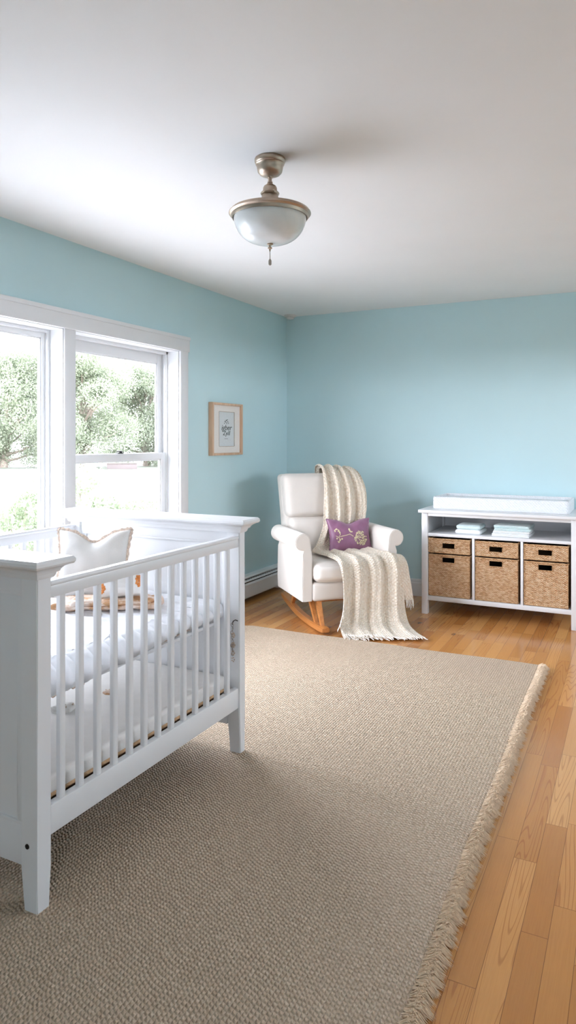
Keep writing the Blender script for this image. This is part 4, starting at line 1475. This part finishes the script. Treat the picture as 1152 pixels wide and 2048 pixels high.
# ---- knitted throw over chair back, seat and front
throw = tag(empty('throw_blanket', CH_LOC, CH_ROT), 'chunky cream knitted throw with fringes draped over the armchair to the floor', 'throw')
ST = [  # (left, right, fold amplitude) in chair coordinates
    ((0.06, 0.435, 0.80), (0.335, 0.430, 0.80), 0.006),
    ((0.04, 0.455, 0.97), (0.325, 0.452, 0.95), 0.006),
    ((0.01, 0.400, 1.085), (0.300, 0.400, 1.070), 0.007),
    ((-0.005, 0.245, 1.078), (0.310, 0.250, 1.050), 0.010),
    ((-0.020, 0.160, 0.960), (0.335, 0.165, 0.940), 0.012),
    ((-0.040, 0.120, 0.800), (0.330, 0.125, 0.790), 0.015),
    ((-0.060, 0.085, 0.660), (0.290, 0.095, 0.650), 0.015),
    ((-0.110, 0.050, 0.550), (0.275, 0.060, 0.545), 0.010),
    ((-0.165, 0.000, 0.492), (0.268, 0.010, 0.500), 0.006),
    ((-0.175, -0.120, 0.492), (0.270, -0.130, 0.502), 0.006),
    ((-0.150, -0.270, 0.490), (0.280, -0.290, 0.500), 0.007),
    ((-0.125, -0.372, 0.468), (0.335, -0.368, 0.490), 0.009),
    ((-0.115, -0.405, 0.400), (0.365, -0.405, 0.420), 0.011),
    ((-0.112, -0.415, 0.290), (0.360, -0.425, 0.300), 0.014),
    ((-0.125, -0.430, 0.150), (0.350, -0.450, 0.160), 0.016),
    ((-0.150, -0.470, 0.050), (0.340, -0.530, 0.055), 0.012),
    ((-0.160, -0.540, 0.018), (0.345, -0.630, 0.018), 0.006),
    ((-0.165, -0.590, 0.014), (0.345, -0.745, 0.014), 0.003),
]
def cloth_sheet(mb, ST_, nu, nv, folds, seed, width=0.5, vlen=2.4, th_=0.008):
    Ls, Rs, As = [s_[0] for s_ in ST_], [s_[1] for s_ in ST_], [(s_[2] * 2.0, 0, 0) for s_ in ST_]
    def base(u, v):
        L, R_ = catmull(Ls, v), catmull(Rs, v)
        return L.lerp(R_, u)
    def pt(u, v):
        p = base(u, v)
        e = 1e-3
        dv = base(u, min(1, v + e)) - base(u, max(0, v - e))
        du = catmull(Rs, v) - catmull(Ls, v)
        nn = du.cross(dv)
        nn = -nn.normalized() if nn.length > 1e-9 else Vector((0, 0, 1))
        A_ = catmull(As, v).x
        ph = 2 * math.pi * folds * (u + 0.05 * math.sin(v * 9 + seed)) + seed
        fo_ = math.sin(ph) * 0.7 + 0.3 * math.sin(ph * 2.3 + 1 + v * 4)
        return p, nn, A_ * (fo_ + 0.9)
    def outer(u, v):
        p, nn, a = pt(u, v)
        q_ = p + nn * a * 1.0
        q_.z = max(q_.z, 0.012)
        return q_
    def inner(u, v):
        p, nn, a = pt(u, v)
        q_ = p + nn * (a - th_)
        q_.z = max(q_.z, 0.003)
        return q_
    uvf = lambda u, v: (u * width, v * vlen)
    mb.grid(outer, nu, nv, uvf)
    mb.grid(lambda u, v: inner(1 - u, v), nu, nv, lambda u, v: ((1 - u) * width, v * vlen))
    # close the four edges
    mb.grid(lambda u, v: outer(0, u).lerp(inner(0, u), v), nv, 1, lambda u, v: (v * .01, u * vlen))
    mb.grid(lambda u, v: outer(1, u).lerp(inner(1, u), 1 - v), nv, 1, lambda u, v: (v * .01, u * vlen))
    mb.grid(lambda u, v: outer(u, 0).lerp(inner(u, 0), 1 - v), nu, 1, lambda u, v: (u * width, v * .01))
    mb.grid(lambda u, v: outer(u, 1).lerp(inner(u, 1), v), nu, 1, lambda u, v: (u * width, v * .01))
    return outer
k_ = MB()
main = cloth_sheet(k_, ST, 60, 300, 3.6, 0.6)
FL = [
    ((0.200, -0.150, 0.489), (0.272, -0.150, 0.496), 0.003),
    ((0.200, -0.300, 0.490), (0.290, -0.310, 0.500), 0.004),
    ((0.215, -0.352, 0.480), (0.375, -0.345, 0.492), 0.006),
    ((0.225, -0.385, 0.420), (0.410, -0.375, 0.430), 0.010),
    ((0.235, -0.395, 0.310), (0.425, -0.385, 0.320), 0.012),
    ((0.245, -0.400, 0.200), (0.435, -0.400, 0.185), 0.012),
]
flap = cloth_sheet(k_, FL, 24, 90, 1.3, 2.0, 0.2, 0.5)
k_.build('knitted_panel', M['knit'], throw, smooth=70)


def strands(mb, fn_edge, fn_in, count, L, rnd, floor=True, r=0.0026, spread=0.5, drop=0.0):
    for k in range(count):
        u = (k + rnd.random() * .7) / count
        p = fn_edge(u)
        q_ = fn_in(u)
        d = (p - q_).normalized()
        side = Vector((-d.y, d.x, 0)) * rnd.gauss(0, 0.25) * spread
        ll = L * rnd.uniform(.7, 1.15)
        pts = []
        for j in range(5):
            f_ = j / 4
            w_ = p + (d + side) * ll * f_ + Vector((rnd.gauss(0, .0025), rnd.gauss(0, .0025), 0)) * f_
            w_.z = w_.z - drop * f_ * f_
            if floor:
                w_.z = max(0.0045, w_.z)
            pts.append(w_)
        mb.tube(pts, [r, r, r * .95, r * .9, r * .6], 5)
rnd = random.Random(21)
fr2 = MB()
strands(fr2, lambda u: main(u, 1), lambda u: main(u, .98), 56, 0.050, rnd, spread=1.0)
strands(fr2, lambda u: main(u * 0.5, 1) + Vector((0, .02, .012)), lambda u: main(u * .5, .98) + Vector((0, .02, .012)), 26, 0.055, rnd, spread=1.4)
strands(fr2, lambda u: flap(u, 1), lambda u: flap(u, .98), 24, 0.062, rnd)
strands(fr2, lambda u: main(0.0, 0.80 + 0.1 * u), lambda u: main(0.03, 0.79 + .1 * u), 10, 0.03, rnd, drop=0.03)
f_o = fr2.build('fringe', M['yarn'], throw, smooth=60)
f_o['kind'] = 'stuff'

# ---- plum cushion on the armchair
pp = empty('plum_cushion')
tag(pp, 'plum purple cushion with pale gold flower embroidery on the armchair seat', 'cushion')
loc = Vector((0.120, -0.055, 0.480))
pp.matrix_world = Matrix.Translation(CH_LOC) @ Matrix.Rotation(CH_ROT, 4, 'Z') @ Matrix.Translation(loc) @ Matrix.Rotation(math.radians(-6), 4, 'Z') @ Matrix.Rotation(math.radians(-20), 4, 'X')
mb = MB()
f1, f2 = pillow(mb, 0.335, 0.255, 0.105, 0.10, 0.030, n_=44, seed=5, wr=0.005)
mb.build('cushion_cover', M['purple'], pp, smooth=70)
flange(f1, 0.0035, M['purple'], pp, 'piping')
em = MB()
rnd = random.Random(31)
def on(u, v, d=-0.001):
    p = Vector(f1(u, v))
    return p + Vector((0, d, 0))
def uvp(x, y):   # picture-like 0..1 coordinates on the front face to grid parameters
    return (0.5 + math.asin(max(-1, min(1, 2 * x - 1))) / math.pi, 0.5 + math.asin(max(-1, min(1, 2 * y - 1))) / math.pi)
def stitch(path, r):
    em.tube([on(*uvp(*q_)) for q_ in path], r, 5)
def knot(x, y, r):
    p = on(*uvp(x, y))
    em.soft(p, (r, 0.0022, r), 0.0022, 4)
stitch([(0.10, 0.62), (0.16, 0.68), (0.22, 0.62), (0.24, 0.50), (0.20, 0.42), (0.27, 0.44), (0.38, 0.46), (0.46, 0.49), (0.54, 0.42)], 0.0028)
stitch([(0.12, 0.46), (0.18, 0.42), (0.24, 0.34), (0.20, 0.28), (0.16, 0.30)], 0.0026)
for (x, y) in ((0.16, 0.66), (0.20, 0.60), (0.23, 0.55), (0.12, 0.60), (0.15, 0.38), (0.22, 0.33), (0.27, 0.36), (0.19, 0.27)):
    knot(x, y, 0.006)
for k in range(12):
    a = k * 0.7
    knot(0.455 + 0.035 * math.cos(a) * rnd.random() + k * .004, 0.68 - k * .012 + 0.02 * math.sin(a), 0.005)
for k in range(150):
    r_ = math.sqrt(rnd.random())
    a = rnd.random() * 6.283
    x = 0.72 + 0.17 * r_ * math.cos(a)
    y = 0.34 + 0.19 * r_ * math.sin(a) * (1 if math.sin(a) < 0 else 1.25)
    if rnd.random() < 0.62:
        knot(x, y, rnd.uniform(0.0022, 0.0045))
    else:
        q_ = rnd.random() * 6.28
        stitch([(x, y), (x + .02 * math.cos(q_), y + .03 * math.sin(q_)), (x + .03 * math.cos(q_ + .5), y + .045 * math.sin(q_ + .5))], 0.0016)
em.build('embroidery', M['gold'], pp)
bpy.context.view_layer.update()
